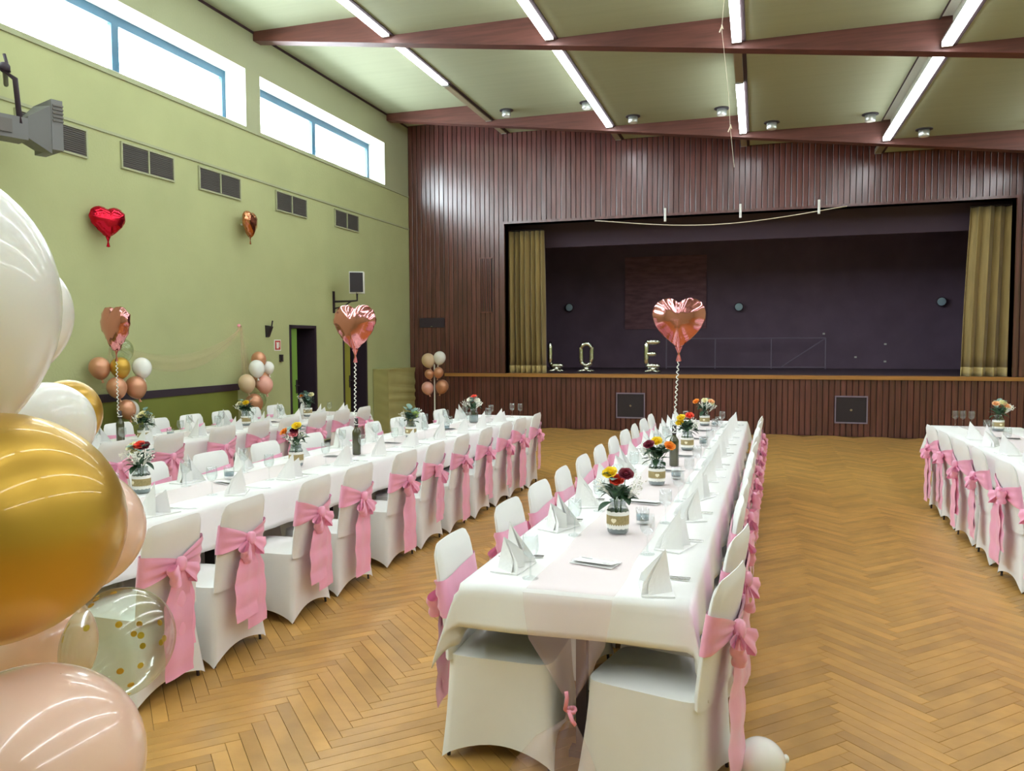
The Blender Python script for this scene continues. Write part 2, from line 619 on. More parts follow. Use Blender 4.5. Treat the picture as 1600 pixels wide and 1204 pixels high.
# ------------------------------------------------------------------ stage wall of vertical boards
OX0, OX1, OZ0, OZ1 = -4.92, 4.16, 1.08, 4.12
g = MB()
holed(g, 'y', YB + 0.03, YB + 0.25, XL, XR, -0.1, 6.6, [(OX0, OX1, OZ0, OZ1)])
wb_ = g.obj('wall_back', 'groove_dark')
struct(wb_, 'dark red brown boarded wall around the stage')


def ceil_at(x):
    for k in range(6):
        if x < edges[k + 1]:
            return CEIL[k]
    return CEIL[-1]


def board(x0, w, z0, z1):
    g = MB()
    e = 0.006
    x1 = x0 + w
    q0, q1 = random.uniform(0, 0.003), random.uniform(0, 0.003)
    v = [(x0, YB + 0.03, z0), (x1, YB + 0.03, z0), (x1, YB + 0.03, z1), (x0, YB + 0.03, z1),
         (x0, YB + e, z0), (x1, YB + e, z0), (x1, YB + e, z1), (x0, YB + e, z1),
         (x0 + e, YB + q0, z0), (x1 - e, YB + q1, z0), (x1 - e, YB + q1, z1), (x0 + e, YB + q0, z1)]
    f = [(8, 9, 10, 11)] + [(i, (i + 1) % 4, 4 + (i + 1) % 4, 4 + i) for i in range(4)] + [(4 + i, 4 + (i + 1) % 4, 8 + (i + 1) % 4, 8 + i) for i in range(4)]
    g.add(v, f)
    return g.obj('board', 'board_wood', wb_)


BP = 0.1
x = XL + 0.01
while x < XR:
    xc = x + BP / 2
    top = ceil_at(xc) - 0.002
    w = BP - 0.011
    if xc < OX0 or xc > OX1:
        if xc < -6.24:
            board(x, w, 0.0, top)
        else:
            board(x, w, 1.10, top); board(x, w, 0.0, 1.03)
    else:
        board(x, w, OZ1, top); board(x, w, 0.0, 1.03)
    x += BP
g = MB().box(-6.24, XR, YB - 0.05, YB + 0.3, 1.03, 1.095)
struct(g.obj('trim_6', 'lip_wood'), 'light tan wooden edge strip along the stage front')
g = MB()
g.box(OX0 - 0.05, OX1 + 0.05, YB - 0.035, YB + 0.26, OZ1, OZ1 + 0.05); g.box(OX0 - 0.05, OX0, YB - 0.035, YB + 0.26, 1.095, OZ1); g.box(OX1, OX1 + 0.05, YB - 0.035, YB + 0.26, 1.095, OZ1)
struct(g.obj('trim_7', 'board_wood'), 'narrow wooden frame around the stage opening')
# stage house
SY = 20.0
struct(MB().box(OX0 - 1.5, OX1 + 1.5, YB + 0.25, SY, 0.9, 1.08).obj('floor_stage', 'stage_floor'), 'dark raised stage floor')
g = MB()
g.box(OX0 - 1.6, OX1 + 1.6, SY, SY + 0.1, 0.9, 5.2)
struct(g.obj('wall_stage_back', 'stage_dark'), 'dark back wall of the stage')
g = MB(); g.box(OX0 - 1.6, OX0 - 1.5, YB + 0.25, SY, 0.9, 5.2); g.box(OX1 + 1.5, OX1 + 1.6, YB + 0.25, SY, 0.9, 5.2)
struct(g.obj('wall_stage_side', 'stage_dark'), 'dark side walls of the stage')
g = MB().box(OX0 - 1.6, OX1 + 1.6, YB + 0.25, SY + 0.1, 5.2, 5.3)
struct(g.obj('ceiling_stage', 'stage_dark'), 'dark ceiling above the stage')
# valance boards behind the opening
tag(MB().box(OX0 - 0.4, OX1 + 0.4, YB + 0.9, YB + 0.94, 3.72, 4.7).obj('stage_border', 'border_dark'), 'dark fabric border hanging inside the stage opening top', 'stage border')


# curtains
def curtain(x0t, x1t, x0b, x1b, y, z0, z1, label, amp=0.1, n=7):
    t = thing('stage_curtain', label, 'curtain', ((x0b + x1b) / 2, y, z0))
    cx = (x0b + x1b) / 2

    def fn(u, w, z0_=0.0, z1_=z1 - z0):
        z = z0_ + (z1_ - z0_) * w
        k = z / (z1 - z0)
        xx = (x0b + (x1b - x0b) * u) * (1 - k) + (x0t + (x1t - x0t) * u) * k - cx
        yy = amp * (0.55 + 0.45 * (1 - k)) * sin(2 * PI * n * u + 0.5 * sin(3 * k)) + 0.02 * sin(5 * u + 4 * k)
        return (xx + 0.012 * sin(4 * PI * n * u + 1), yy + 0.03 * sin(2 * PI * n * u * 0.37 + 1), z)
    MB().grid(lambda u, w: fn(u, w, 0.17), 120, 14).obj('drape', 'curtain_gold', t, True, solid=0.008)
    MB().grid(lambda u, w: fn(u, w, 0.01, 0.17), 120, 2).obj('hem', 'curtain_hem', t, True, solid=0.012)
    g = MB(); g.tube([(x0t - cx, 0, z1 - z0 + 0.02), (x1t - cx, 0, z1 - z0 + 0.02)], 0.02)
    g.obj('track', 'black', t)


curtain(-5.1, -4.22, -5.1, -4.17, YB + 0.42, 1.08, 4.02, 'gold brown stage curtain gathered at the left end of the stage', n=8)
curtain(3.56, 4.44, 3.47, 4.4, YB + 0.42, 1.08, 4.06, 'gold brown stage curtain gathered at the right end of the stage', n=5)

# things on the stage
t = thing('stage_railing', 'dark metal stage railing with diagonal brace at the back of the stage', 'railing', (0, 19.4, 1.08))
for xx in (-2.1, -0.95, 0.32, 1.5):
    MB().tube([(xx, 0, 0), (xx, 0, 0.72)], 0.017).obj('post', 'stage_rail', t)
for zz in (0.72, 0.04):
    MB().tube([(-2.1, 0, zz), (1.5, 0, zz)], 0.017).obj('rail', 'stage_rail', t)
MB().tube([(0.55, 0, 0.05), (1.48, 0, 0.7)], 0.015).obj('brace', 'stage_rail', t)
for i, (xx, zz) in enumerate([(-4.62, 2.62), (-0.43, 2.56), (3.95, 2.6)]):
    t = thing('stage_spotlight', 'round bluish spotlight lens on the stage back wall, %s' % ['left one', 'middle one', 'right one'][i], 'spotlight', (xx, SY - 0.02, zz), group='stage back wall spotlights')
    Mx = Matrix.Rotation(PI / 2, 4, 'X')
    MB().lathe([(0.0, 0.145), (0.05, 0.142), (0.09, 0.13)], 20, Mx).obj('lens', 'spot_blue', t, True)
    MB().lathe([(0.105, 0.135), (0.112, 0.12), (0.1, 0.02), (0.05, 0.0)], 20, Mx).obj('housing', 'stage_dark', t, True)
tag(MB().box(-3.2, -1.2, SY - 0.05, SY - 0.005, 2.05, 3.85).obj('backdrop_panel', 'backdrop_brown'), 'faint brown picture panel on the stage back wall', 'panel')
for i, (xx, zz) in enumerate([(1.5, 1.9), (2.2, 1.35), (2.83, 1.65), (2.83, 1.25)]):
    g = MB(); g.box(-0.025, 0.025, -0.03, 0, -0.02, 0.02)
    o = g.obj('wall_socket', 'white_plastic', loc=(xx, SY - 0.002, zz))
    tag(o, 'tiny pale wall socket on the dark stage wall, %s from the left' % ORD[i], 'socket', 'stage wall sockets')


def foil_letter(ch, x, z0, label):
    t = thing('letter_balloon', label, 'balloon', (x, YB + 0.62, z0))
    r = 0.055
    h0, h1 = 0.12, 0.66

    def stroke(pts, close=False):
        out = []
        for i in range(len(pts) - (0 if close else 1)):
            a, b = Vector(pts[i]), Vector(pts[(i + 1) % len(pts)])
            for k in range(6):
                out.append(a.lerp(b, k / 6))
        if not close:
            out.append(Vector(pts[-1]))
        rr = [r * (1 + 0.07 * sin(i * 2.3)) * (0.45 if (not close and i in (0, len(out) - 1)) else 1) for i in range(len(out))]
        return out, rr
    g = MB()
    if ch == 'L':
        L_ = [[(-0.13, 0, h1), (-0.13, 0, h0 + 0.04)], [(-0.14, 0, h0 + 0.04), (0.15, 0, h0 + 0.04)]]
        ext = []
    elif ch == 'E':
        L_ = [[(-0.13, 0, h1), (-0.13, 0, h0 + 0.02)], [(-0.14, 0, h0 + 0.04), (0.15, 0, h0 + 0.04)], [(-0.13, 0, 0.4), (0.08, 0, 0.4)], [(-0.14, 0, h1 - 0.02), (0.15, 0, h1 - 0.02)]]
    if ch == 'O':
        pts = [(0.125 * cos(w) , 0, 0.39 + 0.22 * sin(w) ) for w in [2 * PI * k / 28 for k in range(28)]]
        pts = [(max(-0.11, min(0.11, p[0] * 1.25)), 0, p[2]) for p in pts]
        g.tube(pts, [0.047 * (1 + 0.06 * sin(k * 2.2)) for k in range(28)], 10, True)
    else:
        for s_ in L_:
            p, rr = stroke(s_)
            g.tube(p, rr, 10)
    g.obj('letter_body', 'foil_silver', t, True)
    g = MB()
    for a in range(4):
        w = a * PI / 2 + 0.6
        p = [(0.2 * k / 5 * cos(w), 0.12 * k / 5 * sin(w), 0.045 + 0.03 * (1 - k / 5)) for k in range(6)]
        g.tube(p, [0.05, 0.055, 0.055, 0.05, 0.04, 0.015], 8, sx=0.7)
    g.ball((0, 0, 0.09), 0.07, 10, 6)
    g.obj('foil_base', 'foil_silver', t, True)


foil_letter('L', -4.0, 1.08, 'silver foil letter L balloon standing at the left stage edge')
foil_letter('O', -3.36, 1.08, 'silver foil letter O balloon standing on the stage edge')
foil_letter('E', -2.0, 1.08, 'silver foil letter E balloon standing on the stage edge')

# items on the stage wall
t = thing('wall_grille', 'tall narrow wooden louvre grille in the wall left of the stage', 'grille', (-5.33, YB, 2.9))
MB().box(-0.14, 0.14, -0.012, 0.02, -0.56, 0.56).obj('recess', 'groove_dark', t)
for i in range(6):
    MB().box(-0.128 + i * 0.044, -0.102 + i * 0.044, -0.035, -0.01, -0.54, 0.54).obj('slat', 'board_wood', t)
g = MB(); g.box(-0.15, 0.15, -0.03, 0, 0.54, 0.565); g.box(-0.15, 0.15, -0.03, 0, -0.565, -0.54)
g.obj('frame', 'board_wood', t)
t = thing('access_flap', 'flat dark access flap in the wood wall above the balloon column', 'flap', (-6.53, YB, 2.15))
MB().box(-0.28, 0.28, -0.02, 0.01, -0.1, 0.1).obj('flap', 'dark_rail', t)
MB().box(-0.02, 0.02, -0.03, -0.018, -0.085, -0.07).obj('latch', 'steel', t)
for i, (x0, x1) in enumerate([(-2.63, -2.07), (1.36, 1.91)]):
    t = thing('stage_front_grille', ['square black speaker grille in the stage front, left one', 'square black speaker grille in the stage front, right one'][i], 'grille', ((x0 + x1) / 2, YB, 0.48), group='stage front speaker grilles')
    w = (x1 - x0) / 2
    MB().box(-w + 0.02, w - 0.02, -0.012, 0.02, -0.22, 0.23).obj('mesh_panel', 'black', t)
    g = MB()
    g.box(-w, w, -0.025, 0, 0.23, 0.255); g.box(-w, w, -0.025, 0, -0.245, -0.22); g.box(-w, -w + 0.02, -0.025, 0, -0.22, 0.23); g.box(w - 0.02, w, -0.025, 0, -0.22, 0.23)
    g.obj('frame', 'stage_rail', t)
    MB().lathe([(0, 0.02), (0.022, 0.02), (0.022, 0.0)], 10, Matrix.Rotation(PI / 2, 4, 'X')).obj('emblem', 'steel', t)
for i, xx in enumerate([-1.69, -0.32, 1.03]):
    t = thing('hanging_rod', 'short white rod hanging above the stage opening, %s from left' % ORD[i], 'rod', (xx, YB - 0.12, 4.0), group='white rods above the stage')
    MB().tube([(0, 0, 0), (0, 0, 0.25)], 0.022, 8).obj('rod', 'white_plastic', t)
    MB().tube([(0, 0, 0.24), (0, 0.1, 0.3)], 0.006, 5).obj('hook', 'steel', t)
g = MB()
pts = []
for k in range(25):
    u = k / 24
    pts.append((-3.05 + 4.55 * u, YB - 0.06 - 0.02 * sin(PI * u), 4.1 + 0.03 * u - 0.2 * sin(PI * u) ** 1.1 - 0.01))
g.tube(pts, 0.009, 6)
tag(g.obj('cable', 'thread', smooth=True), 'thin pale cable sagging below the stage opening top', 'cable')
# thread hanging from the ceiling
t = thing('hanging_thread', 'thin thread with two knots hanging from the ceiling before the stage', 'thread', (-0.34, 8.0, 3.4))
MB().tube([(0.11, 0, 0), (0.07, 0, 0.37), (0.05, 0, 0.7), (0.02, 0, 0.98), (-0.02, 0, 1.32), (0.0, 0, 1.58), (0.0, 0, CEIL[2] - 3.4)], 0.0022, 5).obj('cord', 'thread', t)
for kz, kx in ((0.37, 0.07), (1.32, -0.02)):
    MB().tube([(kx - 0.02, 0, kz - 0.03), (kx, 0, kz + 0.02), (kx + 0.012, 0.003, kz), (kx, 0.005, kz + 0.04)], 0.006, 5).obj('knot', 'thread', t)

# ------------------------------------------------------------------ left wall fittings
VENTS = [(6.12, 7.0), (7.48, 8.35), (8.81, 9.69), (10.55, 11.42), (12.31, 13.17)]
VL = ['partly behind the grey floodlight', 'second from the left', 'above the copper heart balloon', 'above the wall doors', 'nearest the stage']
for i, (a, b) in enumerate(VENTS):
    t = thing('wall_vent', 'double grey louvred wall vent, %s' % VL[i], 'vent', (XL, (a + b) / 2, 3.91), group='wall vents')
    w = (b - a) / 2
    g = MB()
    g.box(0, 0.025, -w, w, 0.135, 0.155); g.box(0, 0.025, -w, w, -0.155, -0.135)
    for yy in (-w, -0.01, w - 0.02):
        g.box(0, 0.025, yy, yy + 0.02, -0.14, 0.14)
    g.obj('frame', 'plaster_upper', t)
    for s_ in (-1, 1):
        g = MB()
        y0, y1 = (-w + 0.02, -0.01) if s_ < 0 else (0.01, w - 0.02)
        g.box(0.001, 0.004, y0, y1, -0.135, 0.135)
        for k in range(12):
            z = -0.125 + k * 0.0225
            g.add([(0.004, y0, z + 0.008), (0.004, y1, z + 0.008), (0.02, y1, z - 0.006), (0.02, y0, z - 0.006), (0.004, y0, z + 0.004), (0.004, y1, z + 0.004), (0.02, y1, z - 0.01), (0.02, y0, z - 0.01)],
                  [(0, 1, 2, 3), (7, 6, 5, 4), (3, 2, 6, 7), (0, 4, 5, 1)])
        g.obj('louvres', 'louvre', t)

for n, (a, b) in enumerate(DOORS):
    g = MB()
    g.box(XL - 0.1, XL + 0.012, a - 0.02, a + 0.025, 0, 2.02); g.box(XL - 0.1, XL + 0.012, b - 0.025, b + 0.02, 0, 2.02); g.box(XL - 0.1, XL + 0.012, a, b, 1.975, 2.02)
    g.box(XL - 0.44, XL, b - 0.03, b, 0, 2.0); g.box(XL - 0.44, XL, a, b, 1.97, 2.0); g.box(XL - 0.44, XL - 0.1, a, a + 0.02, 0, 2.0); g.box(XL - 0.44, XL - 0.1, a, b, 0, 0.01)
    d = struct(g.obj('door_%d' % (n + 1), 'dark_rail'), ['tall dark doorway with a green leaf beside the fire sign', 'tall dark doorway behind the heart balloon with yellowish leaf'][n])
    y0 = a + (0.03 if n == 0 else 0.09)
    MB().box(XL - 0.09, XL - 0.05, y0, y0 + 0.24, 0.01, 1.97).obj('door_leaf', ['door_green', 'door_yellow'][n], d)
    g = MB(); g.box(XL - 0.05, XL - 0.04, y0 + 0.19, y0 + 0.225, 0.92, 1.14); g.tube([(XL - 0.04, y0 + 0.207, 1.05), (XL + 0.0, y0 + 0.207, 1.05), (XL + 0.0, y0 + 0.1, 1.05)], 0.009)
    g.obj('handle', 'black', d)

# green board with dark rail along the wall
t = thing('green_wall_panel', 'olive green wall panel with dark top rail behind the tables', 'wall panel', (XL, 4.2, 0))
MB().box(0, 0.03, 0, 5.3, 0.05, 1.07).obj('panel', 'green_panel', t)
MB().box(0, 0.045, 0, 5.32, 1.07, 1.16).obj('rail', 'dark_rail', t)

# loudspeaker on a wall bracket
t = thing('wall_loudspeaker', 'black loudspeaker with pale rim on a wall bracket near the doors', 'loudspeaker', (-6.55, 12.15, 2.58), rz=0.42)
MB().box(-0.125, 0.125, 0.02, 0.24, 0, 0.37).obj('cabinet', 'white_plastic', t)
MB().box(-0.11, 0.11, -0.012, 0.02, 0.02, 0.35).obj('front_grille', 'black', t)
MB().lathe([(0, 0.016), (0.012, 0.016), (0.012, 0.01)], 10, Matrix.Rotation(PI / 2, 4, 'X')).obj('badge', 'steel', t)
g = MB(); g.tube([(0, 0.12, -0.002), (0, 0.12, -0.12), (-0.12, 0.15, -0.13), (-0.42, 0.3, -0.13)], 0.018, 8)
g.tube([(-0.1, 0.15, -0.13), (-0.25, 0.22, -0.22), (-0.41, 0.3, -0.25)], 0.012, 6)
g.obj('bracket', 'black', t)
MB().box(-0.025, 0.025, -0.04, 0.04, -0.33, 0.05, Matrix.Translation((-0.435, 0.305, 0)) @ Matrix.Rotation(-0.42, 4, 'Z')).obj('wall_plate', 'black', t)
# fire sign, switch, coat hook
t = thing('fire_sign', 'small red and white fire safety sign on wall by doorway', 'sign', (XL + 0.004, 10.53, 1.7))
MB().box(-0.004, 0.004, -0.085, 0.085, -0.085, 0.085).obj('plate', 'white_plastic', t)
g = MB(); g.box(0.004, 0.006, -0.07, 0.07, -0.07, 0.07)
g.obj('red_field', 'sign_red', t)
g = MB(); g.box(0.006, 0.0075, -0.035, 0.02, -0.05, 0.035); g.box(0.006, 0.0075, -0.045, 0.045, 0.035, 0.045); g.box(0.006, 0.0075, 0.03, 0.045, -0.03, 0.035)
g.obj('pictogram', 'white_plastic', t)
t = thing('light_switch', 'small dark switch below the fire sign', 'switch', (XL, 10.61, 1.5))
MB().box(0, 0.03, -0.035, 0.035, -0.055, 0.055).obj('switch_box', 'black', t)
MB().box(0.03, 0.04, -0.02, 0.02, -0.03, 0.03).obj('rocker', 'dark_rail', t)
t = thing('wall_hook', 'dark wedge shaped wall hook left of the fire sign', 'hook', (XL, 10.27, 1.95))
g = MB(); g.add([(0, -0.04, -0.13), (0, 0.04, -0.13), (0, 0.05, 0.05), (0, -0.05, 0.05), (0.09, -0.035, 0.03), (0.09, 0.035, 0.03), (0.03, 0.03, -0.12), (0.03, -0.03, -0.12)],
               [(0, 3, 2, 1), (4, 5, 2, 3), (4, 7, 6, 5), (0, 1, 6, 7), (1, 2, 5, 6), (0, 7, 4, 3)])
g.obj('hook_body', 'black', t)
MB().tube([(0.07, 0.02, 0.03), (0.085, 0.025, 0.12)], 0.012).obj('prong', 'black', t)

# cloth covered mats in the corner
t = thing('covered_mat_stack', 'beige cloth covered box standing in the corner by the wood wall', 'covered box', (-6.88, 14.5, 0))
MB().box(-0.16, 0.15, -0.82, 0.4, 0.0, 1.21).obj('front_cover', 'mat_beige', t)
g = MB()
g.grid(lambda u, w: (-0.16 + 0.32 * u, -0.824 - 0.006 * abs(sin(w * 19 + u * 2)) * (0.3 + u), 0.02 + 1.19 * w), 8, 60)
g.grid(lambda u, w: (0.156 + 0.012 * sin(w * 38 + 3 * u + sin(w * 11)) * (0.5 + 0.5 * u), -0.83 + 1.23 * u, 0.02 + 1.19 * w), 12, 80)
g.obj('ruffled_side', 'mat_beige', t, True)
MB().box(-0.165, 0.17, -0.835, 0.41, 1.21, 1.225).obj('top_cover', 'mat_beige', t)

# grey floodlight at the upper left
P0 = at(48, 200, 7.35)
t = thing('wall_floodlight', 'grey wall mounted floodlight with ribbed hood at upper left', 'floodlight', M=Matrix.Translation(P0) @ Matrix.Rotation(PI / 2 - 0.35, 4, 'Z'))
g = MB()
g.add([(-0.06, -0.1, -0.12), (-0.06, 0.1, -0.12), (-0.06, 0.1, 0.08), (-0.06, -0.1, 0.08), (0.11, -0.17, -0.24), (0.11, 0.2, -0.16), (0.11, 0.2, 0.26), (0.11, -0.17, 0.2)],
      [(0, 1, 2, 3), (0, 4, 5, 1), (1, 5, 6, 2), (2, 6, 7, 3), (3, 7, 4, 0), (4, 7, 6, 5)])
g.obj('hood', 'grey_plastic', t)
g = MB(); g.box(0.11, 0.21, -0.18, 0.21, -0.2, 0.26)
g.obj('front_frame', 'grey_plastic', t)
for k in range(5):
    MB().box(0.12, 0.212, -0.192, -0.178, 0.06 + k * 0.035, 0.075 + k * 0.035).obj('rib', 'louvre', t)
MB().box(-0.36, -0.06, -0.1, 0.12, -0.14, 0.06).obj('gear_box', 'grey_plastic', t)
g = MB(); g.box(-0.32, -0.2, -0.12, -0.1, -0.1, 0.02)
g.obj('cover_plate', 'louvre', t)
g = MB(); g.tube([(-0.12, -0.08, 0.0), (-0.14, -0.06, 0.4), (-0.27, 0.0, 0.5), (-0.3, 0, 0.1)], 0.025, 8)
g.tube([(-0.17, -0.02, 0.46), (-0.2, 0.0, 0.62)], 0.015, 6)
g.ball((-0.2, 0, 0.5), 0.05)
g.tube([(-0.2, 0, 0.5), (-0.16, 0.1, 0.5), (-0.2 + 0.36 * (P0.x - XL), 0.93 * (P0.x - XL) , 0.5)], 0.022, 8)
g.obj('yoke', 'dark_rail', t, True)


# ------------------------------------------------------------------ balloons
def latex_prof(a, b, neck=True):
    """teardrop profile: a radius, b half height; tail at -z"""
    pr = []
    for k in range(25):
        w = PI * k / 24
        r = a * sin(w)
        z = b * cos(w)
        if z < 0:
            r *= 1 - 0.16 * (z / b) ** 2
            z *= 1.16
        pr.append((max(r, 0.0005), z))
    pr[-1] = (0.012, -b * 1.16)
    return pr


def balloon(name, label, m, pos, a, b, tail=(0, 0, -1), group=None, cat='balloon', n=40, confetti=0):
    d = -Vector(tail).normalized()
    M = Matrix.Translation(pos) @ d.to_track_quat('Z', 'Y').to_matrix().to_4x4()
    t = thing(name, label, cat, M=M, group=group)
    MB().lathe(latex_prof(a, b), n).obj('balloon_skin', m, t, True)
    zz = -b * 1.16
    s_ = min(a, 0.11) / 0.11
    MB().lathe([(0.012, zz + 0.004), (0.008 * s_, zz - 0.008), (0.014 * s_, zz - 0.014), (0.008 * s_, zz - 0.02), (0.02 * s_, zz - 0.034)], 12).obj('knot', m, t, True)
    R_ = random.Random(int(a * 10000))
    for k in range(confetti):
        w = R_.uniform(0, 2 * PI); v = R_.uniform(-0.75, 0.7)
        rr = a * math.sqrt(1 - v * v) * 0.97
        p = Vector((rr * cos(w), rr * sin(w), v * b * 0.97))
        nrm = Vector((p.x / a ** 2, p.y / a ** 2, p.z / b ** 2)).normalized()
        Mc = Matrix.Translation(p) @ nrm.to_track_quat('Z', 'Y').to_matrix().to_4x4()
        MB().lathe([(0.0, 0.0006), (0.0052, 0.0006), (0.0052, -0.0006), (0.0, -0.0006)], 10, Mc).obj('confetti', 'confetti_gold', t)
    return t


def fg(px, py, rx, ry, depth, m, label, tilt=(0, -1), group='foreground balloon garland', conf=0, name='latex_balloon'):
    p = at(px, py, depth)
    a, b = rx / FPX * depth, ry / FPX * depth
    right, up = ROTN @ Vector((1, 0, 0)), ROTN @ Vector((0, 1, 0))
    return balloon(name, label, m, p, a, b / 1.05, right * tilt[0] + up * tilt[1], group, n=56, confetti=conf)


fg(-140, 478, 207, 245, 1.10, 'latex_white', 'large white balloon filling the left picture edge above the gold one', (-0.15, -1))
fg(22, 495, 82, 98, 1.75, 'latex_white', 'white balloon peeking out behind the largest white one', (-0.3, -1))
fg(68, 668, 70, 80, 1.45, 'latex_white', 'white balloon resting just above the big gold balloon', (-1, -0.5))
fg(104, 648, 51, 58, 1.9, 'latex_gold', 'smaller gold balloon behind the low white one', (-0.3, -1))
fg(2, 818, 180, 180, 1.02, 'latex_gold', 'big shiny gold balloon at the left picture edge', (-0.55, -1))
fg(128, 826, 92, 96, 1.32, 'latex_peach', 'peach balloon half hidden behind the big gold one', (-0.4, -1))
fg(62, 1010, 88, 84, 1.4, 'latex_peach', 'peach balloon seen between gold and clear balloons', (-1, -0.2))
fg(186, 1003, 81, 90, 1.25, 'latex_clear', 'clear balloon with gold confetti inside', (-0.7, -0.9), conf=22)
fg(52, 1196, 163, 158, 0.98, 'latex_peach', 'large peach balloon at the bottom left corner', (-0.3, -1))
balloon('floor_balloon', 'white balloon lying on the parquet beside the centre table', 'latex_white', (0.03, 3.12, 0.098), 0.09, 0.093, (0.6, 0.6, -0.15), n=32)

for i, (p, a, m, lb) in enumerate([
        ((-6.86, 7.22, 1.66), 0.12, 'latex_clear', 'clear balloon on top of the left wall balloon column'),
        ((-6.74, 7.06, 1.47), 0.105, 'latex_gold', 'gold balloon in the left wall balloon column'),
        ((-6.72, 7.36, 1.46), 0.105, 'latex_white', 'round white balloon in the left wall balloon column'),
        ((-6.9, 6.93, 1.47), 0.11, 'latex_copper', 'copper balloon behind the gold one at the wall'),
        ((-6.74, 7.0, 1.25), 0.105, 'latex_copper', 'copper balloon left below the gold one at the wall'),
        ((-6.74, 7.28, 1.24), 0.115, 'latex_copper', 'copper balloon below the round white one at the wall'),
        ((-6.74, 7.13, 1.0), 0.1, 'latex_copper', 'shiny copper balloon low in the left wall column'),
        ((-6.88, 7.33, 0.98), 0.1, 'latex_white', 'white balloon lowest in the left wall column')]):
    balloon('column_balloon', lb, m, p, a, a * 1.08, (0.1, 0.05 * i, -1), 'left wall balloon column', n=28)
for i, (p, a, m, lb) in enumerate([
        ((-6.84, 9.75, 1.50), 0.105, 'latex_copper', 'copper balloon on top of the column by the swag'),
        ((-6.70, 9.50, 1.38), 0.11, 'latex_white', 'white balloon upper left in the column by the swag'),
        ((-6.76, 9.86, 1.38), 0.085, 'latex_white', 'small white balloon right in the column by the swag'),
        ((-6.74, 9.32, 1.18), 0.115, 'latex_beige', 'pale beige balloon left in the column by the swag'),
        ((-6.66, 9.62, 1.15), 0.115, 'latex_pink', 'pink balloon in the middle of the column by the swag'),
        ((-6.86, 9.83, 1.2), 0.13, 'latex_copper', 'copper balloon behind the pink one by the swag'),
        ((-6.72, 9.45, 0.9), 0.12, 'latex_copper', 'shiny copper balloon lowest in the column by the swag'),
        ((-6.84, 9.72, 0.92), 0.11, 'latex_clear', 'clear balloon low in the column by the swag')]):
    balloon('column_balloon', lb, m, p, a, a * 1.08, (0.1, 0.05 * i, -1), 'balloon column by the swag', n=28)
t = thing('balloon_stand', 'thin white stick on a foot carrying balloons before the wood wall', 'balloon stand', (-6.14, 14.55, 0))
MB().tube([(0, 0, 0.02), (0, 0, 1.3)], 0.014, 8).obj('stick', 'white_plastic', t)
MB().lathe([(0, 0.03), (0.1, 0.025), (0.15, 0.01), (0.15, 0)], 20).obj('foot', 'white_plastic', t)
for p, a, m, lb in [((-6.29, 14.6, 1.38), 0.135, 'latex_beige', 'peach balloon at the top left of the balloon stand'),
                    ((-6.07, 14.66, 1.43), 0.125, 'latex_white', 'white balloon at the top right of the balloon stand'),
                    ((-6.03, 14.5, 1.14), 0.1, 'latex_copper', 'copper balloon right in the middle of the balloon stand'),
                    ((-6.21, 14.45, 1.11), 0.09, 'latex_copper', 'copper balloon left in the middle of the balloon stand'),
                    ((-6.27, 14.5, 0.83), 0.12, 'latex_pink', 'peach pink balloon at the lower left of the balloon stand'),
                    ((-5.98, 14.56, 0.86), 0.13, 'latex_copper', 'copper balloon at the lower right of the balloon stand')]:
    balloon('stand_balloon', lb, m, p, a, a * 1.05, (-(p[0] + 6.14), 14.55 - p[1], -0.5), 'balloons on the stand', n=28)


def heart_pts(n=56):
    out = []
    for k in range(n):
        w = 2 * PI * k / n
        x = 16 * sin(w) ** 3
        x = 16 * (0.72 * sin(w) ** 3 + 0.28 * sin(w) * abs(sin(w)) ** 0.4)
        y = 13 * cos(w) - 2.9 * cos(2 * w) - 1.5 * cos(3 * w) - 0.3 * cos(4 * w)
        out.append((x / 16.2, (y + 1.6) / 14.6))
    return out


def heart_mb(w, h, th, seed=1):
    R_ = random.Random(seed)
    hp = heart_pts()
    n = len(hp)
    ph = [R_.uniform(0, 6) for _ in range(4)]
    rings = [1.0, 0.985, 0.95, 0.88, 0.78, 0.65, 0.5, 0.33, 0.16, 0.0]
    g = MB()

    def P(side):
        def fn(u, v):
            i = int(round(u * n)) % n
            k = rings[int(round(v * 9))]
            x, y = hp[i]
            d = th * (1 - k ** 2.6) ** 0.55
            wr = 0.012 * sin(i * 2.1 + ph[0]) * k ** 6 + 0.008 * sin(i * 0.9 + ph[1]) * k ** 3
            y0 = 0.12
            return (x * k * w / 2, side * (d + wr * (1 if k < 1 else 0)) + (wr * 0.6 if k == 1 else 0), (y0 + (y - y0) * k) * h / 2)
        return fn
    g.grid(P(-1), n, 9, cu=True)
    g.grid(P(1), n, 9, cu=True)
    return g


